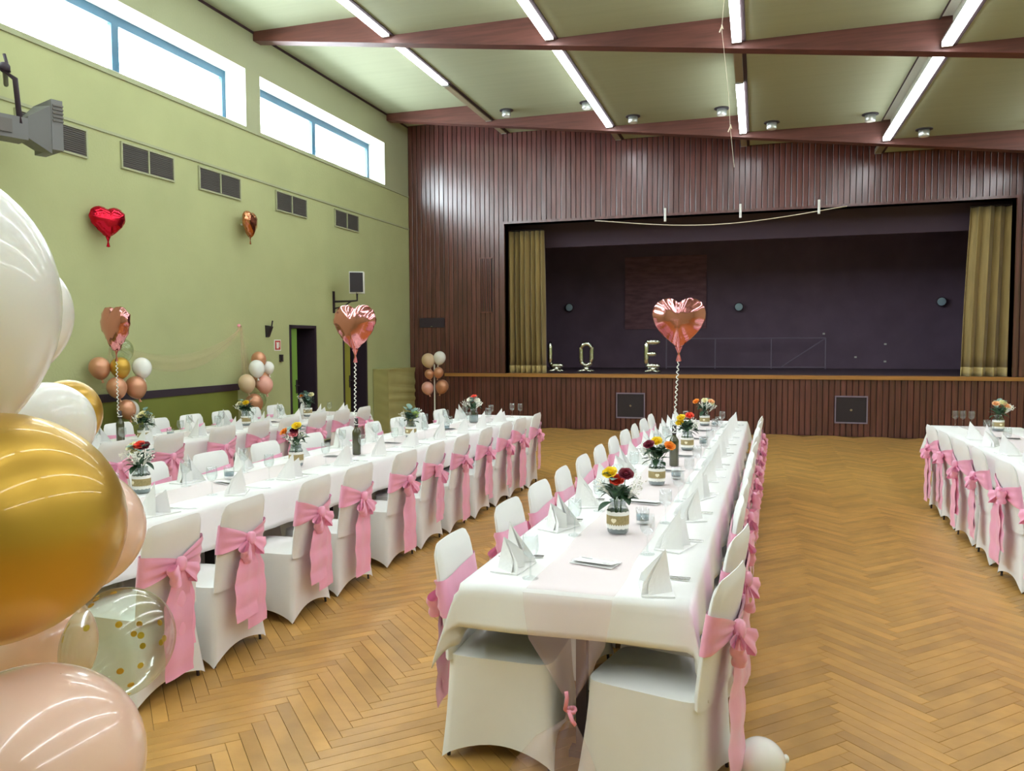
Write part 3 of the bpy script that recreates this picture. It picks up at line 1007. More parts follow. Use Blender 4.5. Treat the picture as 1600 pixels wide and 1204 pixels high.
def heart(label, m, pos, w, h, rz, ribbon_to=None, group=None):
    t = thing('heart_balloon', label, 'balloon', pos, rz, group)
    heart_mb(w, h, w * 0.2, int(pos[1] * 100)).obj('foil_body', m, t, True)
    zb = -0.96 * h / 2
    MB().lathe([(0.03, zb + 0.03), (0.016, zb), (0.008, zb - 0.025), (0.022, zb - 0.08), (0.004, zb - 0.085)], 10, sy=0.5).obj('neck', m, t, True)
    if ribbon_to is None:    # stuck to the wall
        MB().tube([(0, 0, 0), (-cos(rz) * (pos[0] - XL), sin(rz) * (pos[0] - XL), 0)], 0.012, 6).obj('adhesive_tab', 'white_plastic', t)
    if ribbon_to is not None:
        q_ = Vector(ribbon_to) - Vector(pos)
        q_ = Matrix.Rotation(-rz, 3, 'Z') @ q_
        a = Vector((0, 0, zb - 0.03))
        pts = []
        for k in range(90):
            u = k / 89
            p = a.lerp(q_, u)
            e = 0.008 * min(1, u * 6)
            p += Vector((e * cos(k * 1.1), e * sin(k * 1.1), 0))
            pts.append(p)
        MB().tube(pts, 0.0045, 5).obj('ribbon', 'white_plastic', t, True)
    return t


heart('red foil heart balloon on the green wall', 'foil_red', (XL + 0.14, 7.12, 3.08), 0.40, 0.40, PI / 2 - 0.35, None, 'wall heart balloons')
heart('copper foil heart balloon on the green wall', 'foil_copper', (XL + 0.15, 9.7, 3.42), 0.40, 0.42, PI / 2 + 0.25, None, 'wall heart balloons')

# tulle swag between the wall columns
t = thing('tulle_swag', 'sheer peach tulle swag pinned to the green wall between balloon columns', 'drapery', (XL + 0.03, 9.53, 1.98))
def swag(u, w):
    y = -2.35 * u
    sn = sin(PI * min(1.0, u)) ** 0.7
    z = -0.2 * u - sn * (0.28 + 0.22 * w)
    return (0.05 + 0.025 * sin(w * 14 + u * 3), y, z + 0.0)
MB().grid(swag, 30, 14).obj('swag', 'tulle_peach', t, True)
MB().grid(lambda u, w: (0.05 + 0.02 * sin(w * 15), (w - 0.5) * (0.03 + 0.2 * u) + 0.1 * u, -0.8 * u), 14, 12).obj('tail', 'tulle_peach', t, True)
MB().grid(lambda u, w: (0.05 + 0.02 * sin(w * 15), -2.35 + (w - 0.5) * (0.03 + 0.3 * u), -0.2 - 0.55 * u), 14, 12).obj('tail', 'tulle_peach', t, True)
MB().ball((0.02, 0, 0), 0.025).obj('pin', 'ribbon_pink', t)

# ------------------------------------------------------------------ chairs with covers and sashes
def back_cx(z):
    k = max(0.0, (z - 0.42) / 0.45)
    return -0.185 - 0.075 * k ** 1.25


def skirt_fn(u, w):
    # u round the chair, w from the seat down to the hem
    sd = int(u * 4) % 4
    tt = u * 4 - int(u * 4)
    cn = [(1, 1), (-1, 1), (-1, -1), (1, -1)]
    a, b = cn[sd], cn[(sd + 1) % 4]
    k = w ** 1.35
    hx = (0.228 + 0.03 * k); hy = (0.203 + 0.06 * k)
    x = (a[0] + (b[0] - a[0]) * tt) * hx + 0.03 + 0.01 * k
    y = (a[1] + (b[1] - a[1]) * tt) * hy
    arch = sin(PI * tt)
    ins = 0.055 * k * arch ** 0.8
    if sd == 0: y -= ins
    elif sd == 1: x += ins * 0.5
    elif sd == 2: y += ins
    else: x -= ins
    # rounded corners
    rc = 0.018 * (1 - arch) ** 4
    x -= math.copysign(rc, x); y -= math.copysign(rc, y)
    hem = 0.008 + 0.062 * arch ** 0.8
    z = 0.425 * (1 - w) + hem * w
    return (x, y, z)


g = MB()
g.grid(skirt_fn, 48, 10, cu=True)
ring = [skirt_fn(i / 48, 0) for i in range(48)]
def seat_fn(u, w):
    p = ring[int(round(u * 48)) % 48]
    k = 1 - w
    return (p[0] * k, p[1] * k, 0.425 + 0.018 * (1 - k ** 3))
g.grid(seat_fn, 48, 5, cu=True)
def slab(side):
    def fn(u, w):
        s_ = u * 2 - 1
        au = abs(s_)
        ed = 1 - max(0, (au - 0.74) / 0.26) ** 2
        zt = 0.872 - 0.05 * (1 - math.sqrt(max(0, ed))) + 0.004 * (1 - s_ * s_)
        z = 0.40 + (zt - 0.40) * w
        wd = 0.206 - 0.011 * w
        th = 0.024 * (1 - au ** 6) ** 0.5 * (1 - w ** 10) ** 0.5 + 0.002
        return (back_cx(z) + side * th - 0.012 * (1 - s_ * s_) * 0 + 0.012 * s_ * s_ * w, s_ * wd, z)
    return fn
g.grid(slab(1), 18, 14); g.grid(slab(-1), 18, 14)
# stitch the rim of the back
for w0 in range(14):
    for u in (0.0, 1.0):
        a, b, c, d = slab(1)(u, w0 / 14), slab(1)(u, (w0 + 1) / 14), slab(-1)(u, (w0 + 1) / 14), slab(-1)(u, w0 / 14)
        g.add([a, b, c, d], [(0, 1, 2, 3)])
for u0 in range(18):
    a, b, c, d = slab(1)(u0 / 18, 1), slab(1)((u0 + 1) / 18, 1), slab(-1)((u0 + 1) / 18, 1), slab(-1)(u0 / 18, 1)
    g.add([a, b, c, d], [(0, 1, 2, 3)])
COVER = g.mesh('chair_cover', 'cover_white', True)
# legs under the cover
LEG = {(sx, sy): MB().tube([(0.035 + sx * 0.218, sy * 0.212, 0.0), (0.03 + sx * 0.2, sy * 0.175, 0.42)], 0.008, 6).mesh('leg', 'black') for sx in (1, -1) for sy in (1, -1)}

REARX = lambda z: back_cx(z) - 0.026


def sash_mesh(seed):
    R_ = random.Random(seed)
    tl = R_.uniform(-0.02, 0.02)

    def edge_x(z, s_):
        return back_cx(z) + 0.012 * s_ * s_ * max(0.0, (z - 0.4) / 0.47)

    def fn(u, w):
        # u: 0 knot rear -> round one side, front, other side -> knot
        yh = 0.205
        k = u * 4
        v = (w - 0.5) * 2
        sg = 1 if k < 2 else -1
        kk = k if k < 2 else 4 - k
        if kk <= 1:          # rear
            s_ = kk
            hh = 0.02 + 0.056 * s_ ** 0.8
            z = 0.655 + (0.012 + sg * tl) * s_ + v * hh
            x = edge_x(z, s_) - 0.026 * math.sqrt(1 - s_ ** 6) - 0.007 - 0.014 * (1 - s_) - 0.007 * sin(v * 8 + seed + sg) * (0.25 + 0.75 * sin(PI * min(1, s_ * 0.9)))
            y = yh * s_ + 0.004 * (s_ > 0.9)
        else:                # front
            s_ = min(1.0, 1.06 * (2 - kk))
            z = 0.667 + sg * tl * s_ + v * 0.078
            x = edge_x(z, s_) + 0.026 * math.sqrt(max(0, 1 - s_ ** 6)) + 0.005
            y = yh * s_ + (0.006 if s_ >= 1 else 0)
        return (x, sg * y, z)
    return MB().grid(fn, 48, 8).mesh('sash_band', 'satin_pink', True)


KX, KZ = REARX(0.655) - 0.035, 0.655


def loop_mesh(sgn, seed):
    R_ = random.Random(seed)
    Lh = R_.uniform(0.08, 0.125)
    dr = R_.uniform(0.0, 1.0)
    wd = R_.uniform(0.045, 0.06)

    def fn(u, w):
        v = (w - 0.5) * 2
        o = sin(PI * u) ** 0.7
        y = 0.012 + Lh * o
        x = -0.028 * sin(2 * PI * u) - 0.02 * o + 0.006 * sin(v * 5 + seed + u * 3) * o
        hz = (0.014 + wd * o) * (1 - 0.25 * o ** 6)
        z = v * hz
        yy = y * cos(dr) + z * sin(dr) * 0.5
        zz = -y * sin(dr) + z * cos(dr)
        return (KX + x, sgn * yy, KZ + zz)
    return MB().grid(fn, 20, 8).mesh('loop', 'satin_pink', True)


def tail_mesh(sgn, seed):
    R_ = random.Random(seed)
    ln = R_.uniform(0.40, 0.56)
    wd = R_.uniform(0.055, 0.085)
    of = R_.uniform(-0.01, 0.05) * sgn
    tw = R_.uniform(-0.5, 0.5)

    def fn(u, w):
        v = (w - 0.5) * 2
        hw = 0.014 + wd * min(1, u / 0.35) ** 0.8
        y = sgn * 0.015 + of * min(1, u * 2) + v * hw
        z = KZ - 0.01 - ln * u + 0.012 * v * tw
        x = KX + 0.012 - 0.008 * (sgn > 0) - 0.009 * abs(sin(PI * 3.2 * u + seed)) - 0.006 * sin(v * 4 + seed) * (1 - u * 0.6) - 0.012 * (u > 0.3) * v * tw
        x = min(x, -0.25 + 0.01 * (1 - u))
        return (x, y, z)
    return MB().grid(fn, 22, 8).mesh('tail', 'satin_pink', True)


def knot_mesh():
    return MB().grid(lambda u, w: (KX + 0.026 * sin(PI * w) ** 0.6 * cos(2 * PI * u), 0.03 * sin(PI * w) ** 0.6 * sin(2 * PI * u) + 0.006 * (w - 0.5), KZ + 0.036 * cos(PI * w)), 14, 8, cu=True).mesh('knot', 'satin_pink', True)


SASH = [sash_mesh(i) for i in range(4)]
LOOPP = [loop_mesh(1, i) for i in range(6)]
LOOPN = [loop_mesh(-1, i + 20) for i in range(6)]
TAILP = [tail_mesh(1, i) for i in range(6)]
TAILN = [tail_mesh(-1, i + 30) for i in range(6)]
KNOT = knot_mesh()
RC = random.Random(11)


def chair(x_top, y, facing, label, group, jitter=0.05, turn=0.0):
    """x_top: where the top of the back is; facing +1 looks to +x, -1 to -x"""
    rz = (0 if facing > 0 else PI) + RC.uniform(-jitter, jitter) + turn
    cx = x_top + 0.262 * facing
    t = thing('covered_chair', label, 'chair', (cx, y, 0), rz, group)
    link('chair_cover', COVER, t)
    for lg in LEG.values():
        link('leg', lg, t)
    link('sash', RC.choice(SASH), t)
    b = link('bow', KNOT, t)
    link('loop', RC.choice(LOOPP), b); link('loop', RC.choice(LOOPN), b)
    link('tail', RC.choice(TAILP), b); link('tail', RC.choice(TAILN), b)
    return t


# table centre lines: x = c0 + slope * (y - y0)
TAB = {
    'A': dict(c=-5.97, s=0.08, y0=5.5, a=4.6, b=9.95, hw=0.43),
    'B': dict(c=-3.56, s=0.05, y0=3.5, a=2.75, b=10.0, hw=0.44),
    'C': dict(c=-0.68, s=0.018, y0=3.0, a=2.93, b=9.97, hw=0.45),
    'D': dict(c=2.36, s=0.0, y0=5.0, a=3.6, b=10.02, hw=0.45),
}
TN = {'A': 'table by the green wall', 'B': 'table second from left', 'C': 'centre table', 'D': 'right hand table'}


def tcx(k, y):
    d = TAB[k]
    return d['c'] + d['s'] * (y - d['y0'])


ROWS = {
    ('A', 1): [5.0, 5.56, 6.16, 6.88, 7.42, 7.95, 8.48, 9.0, 9.5],
    ('A', -1): [5.6, 6.2, 6.85, 7.38, 7.9, 8.42, 8.95, 9.45],
    ('B', 1): [3.14, 3.66, 4.36, 4.92, 5.64, 6.2, 6.78, 7.4, 8.0, 8.5, 9.1],
    ('B', -1): [3.3, 3.95, 4.55, 5.15, 5.82, 6.5, 7.1, 7.65, 8.2, 8.75, 9.3],
    ('C', -1): [3.2, 3.97, 4.56, 5.14, 5.74, 6.34, 6.94, 7.52, 8.1, 8.68, 9.26],
    ('C', 1): [3.06, 3.7, 4.36, 4.95, 5.6, 6.2, 6.85, 7.45, 8.05, 8.65, 9.3],
    ('D', -1): [4.3, 4.95, 5.6, 6.3, 6.98, 7.6, 8.2, 8.75],
}
TOPX = {('A', 1): lambda y: -5.36 + 0.085 * (y - 5.5), ('A', -1): lambda y: -6.62 + 0.085 * (y - 6.9),
        ('B', 1): lambda y: -2.68 + 0.03 * (y - 3.2), ('B', -1): lambda y: -4.14 + 0.055 * (y - 4.5),
        ('C', -1): lambda y: -1.29 + 0.016 * (y - 3.3), ('C', 1): lambda y: -0.085 + 0.025 * (y - 3.3), ('D', -1): lambda y: 1.66}
SIDE = {1: 'right side', -1: 'left side'}
for (k, sd), ys in ROWS.items():
    for i, y in enumerate(ys):
        lb = '%s white covered chair from near end, %s of %s' % (ORD[i], SIDE[sd], TN[k])
        first = (k, sd) == ('C', 1) and i < 2
        chair(TOPX[k, sd](y) + (0.03 if first else 0), y, -sd, lb, 'chairs on the %s of the %s' % (SIDE[sd], TN[k]), 0.09 if (k, sd) == ('C', 1) else 0.05, (-0.2 + 0.1 * i) if first else 0)


# ------------------------------------------------------------------ tables, cloths, runners
def cloth(k):
    d = TAB[k]
    a, b, hw = d['a'], d['b'], d['hw']
    ho, eo = 0.25, 0.17     # overhang at sides, ends
    g = MB()
    nu, nv = 120, 22
    R_ = random.Random(ord(k))
    ph = [R_.uniform(0, 6) for _ in range(6)]
    L_ = b - a

    def coord(u):       # along the length, finer at ends
        return -eo + (L_ + 2 * eo) * u
    us = [(-eo + eo * i / 7) for i in range(8)] + [L_ * i / 100 for i in range(1, 100)] + [L_ + eo * i / 7 for i in range(8)]
    vs = [(-ho + ho * i / 8) for i in range(9)] + [2 * hw * i / 8 for i in range(1, 8)] + [2 * hw + ho * i / 8 for i in range(9)]

    def P(s_, t_):
        ey = -s_ if s_ < 0 else (s_ - L_ if s_ > L_ else 0)
        sy = -1 if s_ < 0 else 1
        ex = -t_ if t_ < 0 else (t_ - 2 * hw if t_ > 2 * hw else 0)
        sx = -1 if t_ < 0 else 1
        y = a + min(max(s_, 0), L_)
        x = -hw + min(max(t_, 0), 2 * hw)
        z = 0.752
        if ex and not ey:
            wv = ex / ho
            x += sx * (0.008 + 0.016 * wv + 0.012 * wv * sin(s_ * 9 + ph[0] + sx) + 0.008 * wv * sin(s_ * 21 + ph[1]))
            z -= ex
        elif ey and not ex:
            wv = ey / eo
            y += sy * (0.008 + 0.02 * wv + 0.008 * wv * sin(t_ * 9 + ph[2]))
            z -= ey * 0.985
        elif ex and ey:
            r = math.hypot(ex, ey)
            th = math.atan2(ey, ex)
            bl = (0.31 if sx < 0 else 0.25) * sin(2 * th) ** 0.9
            x += sx * (0.008 + r * (bl * cos(PI / 4 - 0.1) + 0.07 * cos(th)))
            y += sy * (0.008 + r * (bl * sin(PI / 4) + 0.07 * sin(th)))
            z -= r * (1 + 0.14 * sin(2 * th)) * math.sqrt(1 - min(0.9, (bl * 1.0) ** 2))
        return (x + tcx(k, y), y, z)
    n = len(vs)
    g.add([P(s_, t_) for s_ in us for t_ in vs], [(i * n + j, (i + 1) * n + j, (i + 1) * n + j + 1, i * n + j + 1) for i in range(len(us) - 1) for j in range(n - 1)])
    o = g.obj('tablecloth', 'cloth_white', None, True, solid=0.004)
    tag(o, {'A': 'white cloth over the table by the green wall', 'B': 'white cloth over the second table from the left', 'C': 'white cloth with hanging corners over the centre table', 'D': 'white cloth over the table at the right picture edge'}[k], 'tablecloth', 'white tablecloths')


def table(k):
    d = TAB[k]
    ang = math.atan(d['s'])
    ym = (d['a'] + d['b']) / 2
    t = thing('banquet_table', {'A': 'long dark legged table under cloth by the green wall', 'B': 'long dark legged table under the second cloth from left', 'C': 'long table on dark steel posts under the centre cloth', 'D': 'long table under the cloth at the right picture edge'}[k],
              'table', (tcx(k, ym), ym, 0), -ang, 'banquet tables')
    hl = (d['b'] - d['a']) / 2 - 0.015
    n = 5
    for i in range(n):
        y0 = -hl + 2 * hl * i / n
        y1 = -hl + 2 * hl * (i + 1) / n - 0.004
        MB().box(-d['hw'] + 0.012, d['hw'] - 0.012, y0, y1, 0.715, 0.745).obj('tabletop', 'black', t)
        for yy in (y0 + 0.2, y1 - 0.2):
            MB().box(-0.022, 0.022, yy - 0.022, yy + 0.022, 0.03, 0.715).obj('post', 'dark_rail', t)
            fh = 0.05 if yy < hl - 0.4 else 0.44
            MB().box(-fh, fh, yy - 0.03, yy + 0.03, 0.0, 0.03).obj('foot', 'dark_rail', t)


def runner(k, hang=False):
    d = TAB[k]
    a, b = d['a'], d['b']
    w = 0.175
    g = MB()
    g.grid(lambda u, v: (tcx(k, a + (b - a) * u) + (v - 0.5) * 2 * (w + 0.006 * sin(u * 60)), a + (b - a) * u, 0.757 + 0.0012 * sin(u * 130 + v * 5)), 80, 6)
    o = thing('table_runner', 'sheer pink runner along the %s' % TN[k] + (', its end tied with a ribbon' if hang else ''), 'table runner', group='sheer pink runners')
    g.obj('runner', 'tulle_pink', o, True)
    if hang:
        y = a - 0.045
        xc = tcx(k, a)
        prof = [(0.757, 0.175, 0), (0.70, 0.17, 0), (0.58, 0.15, 0.0), (0.46, 0.08, 0.01), (0.36, 0.02, 0.015), (0.32, 0.012, 0.015), (0.28, 0.022, 0.015), (0.2, 0.1, -0.02), (0.1, 0.16, -0.04), (0.01, 0.19, -0.06)]

        def hf(u, v):
            kk = u * (len(prof) - 1)
            i = min(int(kk), len(prof) - 2); f = kk - i
            f = f * f * (3 - 2 * f)
            z, ww, dx = [prof[i][q_] + (prof[i + 1][q_] - prof[i][q_]) * f for q_ in range(3)]
            s_ = (v - 0.5) * 2
            return (xc + dx + s_ * ww, y - 0.004 - 0.03 * min(1, (0.757 - z) * 6) * 0.4 - (0.012 * sin(s_ * 9) * (0.6 if z > 0.6 else 1)) * min(1, (0.757 - z) * 5), z)
        MB().grid(hf, 45, 24).obj('hanging_end', 'tulle_hang', o, True)
        g = MB(); g.tube([(xc + 0.015 + 0.02 * cos(w_), y - 0.012 + 0.016 * sin(w_), 0.32 + 0.004 * sin(2 * w_)) for w_ in [2 * PI * q_ / 12 for q_ in range(12)]], 0.008, 6, True)
        g.tube([(xc + 0.0, y - 0.03, 0.325), (xc + 0.01, y - 0.04, 0.38), (xc + 0.005, y - 0.035, 0.40)], 0.008, 6)
        g.tube([(xc + 0.015, y - 0.03, 0.32), (xc + 0.03, y - 0.04, 0.29), (xc + 0.04, y - 0.035, 0.275)], 0.008, 6)
        g.obj('tie_ribbon', 'ribbon_pink', o, True)


for k in 'ABCD':
    table(k); cloth(k); runner(k, k == 'C')

# ------------------------------------------------------------------ place settings
TZ = 0.7555


def napkin_mesh(seed):
    R_ = random.Random(seed)
    g = MB()
    pts = [(-0.10, 0.045, 0.05), (-0.045, -0.05, 0.175 + R_.uniform(-0.01, 0.02)), (0.0, 0.03, 0.09), (0.05, -0.045, 0.135 + R_.uniform(-0.02, 0.01)), (0.10, 0.04, 0.045)]
    n = 16

    def fn(u, w, off=0.0):
        k = u * 4
        i = min(int(k), 3); f = k - i
        x, y, h = [pts[i][q_] + (pts[i + 1][q_] - pts[i][q_]) * f for q_ in range(3)]
        lean = 1 - 0.28 * w
        return (x * lean, (y + off) * lean + 0.01 * w, 0.002 + h * w)
    g.grid(lambda u, w: fn(u, w), 16, 4)
    g.grid(lambda u, w: fn(1 - u, w * 0.85, 0.028), 16, 4)
    g.box(-0.105, 0.105, -0.055, 0.07, 0.0, 0.006)
    return g.mesh('napkin', 'napkin_white')


NAP = [napkin_mesh(i) for i in range(4)]
GLASS = MB().lathe([(0.0, 0.002), (0.033, 0.0), (0.034, 0.003), (0.012, 0.007), (0.004, 0.014), (0.0036, 0.08), (0.009, 0.088), (0.026, 0.1), (0.034, 0.12), (0.035, 0.14), (0.031, 0.182), (0.0298, 0.182), (0.0338, 0.14), (0.0325, 0.12), (0.025, 0.102), (0.0, 0.093)], 20).mesh('wine_glass', 'glass_thin', True)
TUMB = MB().lathe([(0.0, 0.0), (0.03, 0.0), (0.034, 0.006), (0.037, 0.085), (0.0355, 0.085), (0.032, 0.02), (0.0, 0.018)], 20).mesh('tumbler', 'glass_thin', True)
CANDLE = MB().lathe([(0.0, 0.019), (0.0315, 0.019), (0.0335, 0.048), (0.0, 0.046)], 18).mesh('candle_fill', 'candle_blue', True)


def cutlery(kind):
    g = MB()
    if kind == 'knife':
        g.grid(lambda u, w: (-0.1 + 0.2 * u, (w - 0.5) * (0.012 if u < 0.5 else 0.017 * (1 - 0.6 * max(0, u - 0.85) / 0.15)), 0.003 + 0.0015 * sin(PI * w)), 20, 4)
    else:
        g.grid(lambda u, w: (-0.1 + 0.14 * u, (w - 0.5) * (0.012 - 0.004 * u), 0.003 + 0.0015 * sin(PI * w)), 12, 4)
        g.grid(lambda u, w: (0.04 + 0.025 * u, (w - 0.5) * (0.008 + 0.016 * min(1, u * 2)), 0.003 + 0.004 * u), 6, 4)
        for q_ in range(4):
            y = -0.0105 + q_ * 0.007
            g.box(0.064, 0.1, y - 0.0016, y + 0.0016, 0.004, 0.007)
    return g.mesh(kind, 'steel')


KNIFE, FORK = cutlery('knife'), cutlery('fork')
RP = random.Random(5)


def put(name, me, label, cat, x, y, rz=0.0, z=TZ, group=None, solid=0):
    o = link(name, me, None, (x, y, z + RP.uniform(0, 0.0004)), solid)
    o.rotation_euler = (0, 0, rz)
    return tag(o, label, cat, group)


for (k, sd), ys in ROWS.items():
    hw = TAB[k]['hw']
    for i, y in enumerate(ys):
        if (k, sd) == ('B', -1) and i < 1:
            continue
        xe = tcx(k, y) + sd * hw
        w = '%s from near end, %s of %s' % (ORD[i], SIDE[sd], TN[k])
        put('folded_napkin', NAP[(i * 3 + (sd > 0)) % 4], 'standing folded white napkin, ' + w, 'napkin', xe - sd * 0.13, y + RP.uniform(-0.04, 0.04), (PI / 2 if sd > 0 else -PI / 2) + RP.uniform(-0.5, 0.5), group='folded napkins')
        if y - 0.14 > TAB[k]['a'] + 0.04:
            put('wine_glass', GLASS, 'empty stemmed glass, ' + w, 'glass', xe - sd * 0.25, y - 0.14 * 1 + RP.uniform(-0.02, 0.02), group='stemmed glasses')
        if k in 'CB' and sd == 1 or k == 'C':
            put('table_knife', KNIFE, 'steel knife by napkin, ' + w, 'knife', xe - sd * 0.12, y + 0.155, RP.uniform(-0.2, 0.2) + (0 if sd < 0 else PI), group='table knives')
            if k == 'C':
                put('table_fork', FORK, 'steel fork by napkin, ' + w, 'fork', xe - sd * 0.12, y + 0.185 , RP.uniform(-0.06, 0.06) + (0 if sd < 0 else PI), group='table forks')

# right side extra glasses at the ends of the rows
for i, (x, y) in enumerate([(2.13, 9.88), (2.21, 9.9), (2.29, 9.87)]):
    put('wine_glass', GLASS, 'one of three glasses at the far end of right table, %s' % ['left', 'middle', 'right'][i], 'glass', x, y, group='three glasses on the right table')
put('tumbler', TUMB, 'clear tumbler at the far end of the right hand table', 'tumbler', 2.45, 9.9)
for i, (x, y) in enumerate([(-3.2, 9.4), (-3.02, 9.72), (-2.9, 9.68)]):
    put('wine_glass', GLASS, 'clear glass at far end of table second from left, %s' % ['left', 'middle', 'right'][i], 'glass', x, y, group='glasses at the far end of the second table')
put('tumbler', TUMB, 'clear tumbler at far end of table second from left', 'tumbler', -3.3, 9.6)

# menu cards on the runners
g = MB()
g.add([(-0.1, -0.055, 0.001), (0.1, -0.055, 0.001), (0.1, 0.06, 0.001), (-0.1, 0.06, 0.001), (0.095, -0.05, 0.016), (-0.095, -0.05, 0.012)], [(0, 1, 2, 3), (5, 4, 2, 3)])
CARD = g.mesh('menu_card', 'paper')
g = MB()
for (x0, x1, y0) in ((-0.085, -0.03, 0.035), (0.045, 0.085, -0.03)):
    kz = lambda y: 0.0165 - (y + 0.05) * 0.13
    g.add([(x0, y0, kz(y0)), (x1, y0 - 0.004, kz(y0)), (x1, y0 + 0.004, kz(y0 + 0.008)), (x0, y0 + 0.008, kz(y0 + 0.008))], [(0, 1, 2, 3)])
CARDP = g.mesh('printed_lines', 'print_grey')
for k, lst in {'C': [3.35, 4.72, 5.95, 6.75, 8.0, 8.75], 'B': [4.6, 5.95, 6.9, 8.2], 'D': [6.4, 7.6, 8.8], 'A': [7.2, 8.4]}.items():
    for i, y in enumerate(lst):
        t = thing('menu_card', 'folded white menu card, %s from near end of %s' % (ORD[i], TN[k]), 'card', (tcx(k, y) + 0.01, y, TZ + 0.004), RP.uniform(-0.35, 0.1) , group='menu cards')
        link('card', CARD, t, solid=0.001)
        link('printed_lines', CARDP, t)


# ------------------------------------------------------------------ flowers in jars
def rose_mesh(m):
    g = MB()
    R_ = random.Random(3)
    for lay, (n, r, h, op) in enumerate([(3, 0.006, 0.026, 0.1), (4, 0.011, 0.028, 0.3), (5, 0.017, 0.027, 0.6), (6, 0.023, 0.024, 0.95)]):
        for i in range(n):
            w0 = 2 * PI * i / n + lay * 0.7

            def fn(u, w, w0=w0, r=r, h=h, op=op, n=n):
                a = w0 + (u - 0.5) * (2 * PI / n) * 1.5
                rr = r * (0.35 + 0.65 * w ** 0.6) + op * 0.008 * w ** 3
                z = h * w * (1 - 0.25 * abs(u - 0.5) * 2 * w) - op * 0.006 * w ** 4
                return (rr * cos(a), rr * sin(a), z)
            g.grid(fn, 4, 4)
    g.ball((0, 0, 0.008), 0.012, 8, 5)
    return g.mesh('rose', m, True)


ROSE = {c: rose_mesh('rose_' + c) for c in ('yellow', 'coral', 'darkred', 'orange', 'cream', 'peach', 'pink', 'white')}


def leaf_mesh(m, ln, wd, rnd=False):
    def fn(u, w):
        s_ = (w - 0.5) * 2
        hw = wd * (sin(PI * min(1, u * 0.97 + 0.03)) ** (0.6 if rnd else 0.9))
        return (ln * u, s_ * hw, -0.35 * ln * u * u + 0.25 * hw * s_ * s_ + 0.1 * ln * u)
    return MB().grid(fn, 7, 4).mesh('leaf', m, True)


LEAFD = leaf_mesh('leaf_dark', 0.075, 0.023)
LEAFE = leaf_mesh('leaf_euc', 0.055, 0.026, True)
LEAFL = leaf_mesh('leaf_lime', 0.045, 0.02, True)
STEM = MB().tube([(0, 0, 0), (0.002, 0, 0.5), (0, 0, 1)], 0.0022, 5).mesh('stem', 'stem')


def sprig_mesh(seed):
    R_ = random.Random(seed)
    g = MB()
    for i in range(16):
        w = R_.uniform(0, 2 * PI); r = R_.uniform(0.005, 0.035); z = R_.uniform(0.05, 0.11)
        p = (r * cos(w), r * sin(w), z)
        g.ball(p, R_.uniform(0.0035, 0.006), 6, 4)
        g.tube([(0, 0, 0.0), (p[0] * 0.4, p[1] * 0.4, z * 0.6), p], 0.0007, 3)
    return g.mesh('gypsophila_sprig', 'gyps')


SPRIG = [sprig_mesh(i) for i in range(3)]
JAR = MB().lathe([(0.0, 0.002), (0.046, 0.0), (0.053, 0.008), (0.055, 0.03), (0.055, 0.115), (0.05, 0.13), (0.041, 0.14), (0.041, 0.165), (0.044, 0.168), (0.041, 0.17), (0.039, 0.168), (0.039, 0.14), (0.0, 0.14)][:12], 28).mesh('jar_glass', 'jar_film', True)
JWATER = MB().lathe([(0.0, 0.006), (0.049, 0.006), (0.0525, 0.03), (0.0525, 0.09), (0.0, 0.09)], 24).mesh('water', 'water', True)
JBAND = MB().lathe([(0.0556, 0.044), (0.0572, 0.046), (0.0572, 0.094), (0.0556, 0.096)], 28).mesh('burlap_band', 'burlap', True)
def lace(z0, z1, sc, up):
    return MB().grid(lambda u, w: ((0.0564 + 0.0006 * w) * cos(2 * PI * u), (0.0564 + 0.0006 * w) * sin(2 * PI * u), (z0 + (z1 - z0) * w) + (0.004 * abs(sin(PI * 14 * u)) * (w if up else (1 - w)) * (1 if up else -1))), 112, 3, cu=True)
g = lace(0.088, 0.112, 14, True)
JLACE1 = g.mesh('lace_trim', 'lace')
JLACE2 = lace(0.03, 0.05, 14, False).mesh('lace_trim', 'lace')
hp = heart_pts(28)
g = MB()
nn = len(hp)
v = []
for off in (-0.0592, -0.0578):
    for (x, y) in hp:
        a = x * 0.014 / 0.0578
        v.append((sin(a) * -off * 1.0, off * cos(a), 0.070 + y * 0.014))
g.add(v, [tuple(range(nn)), tuple(range(2 * nn - 1, nn - 1, -1))] + [(i, (i + 1) % nn, nn + (i + 1) % nn, nn + i) for i in range(nn)])
JHEART = g.mesh('heart_tag', 'heart_cream')


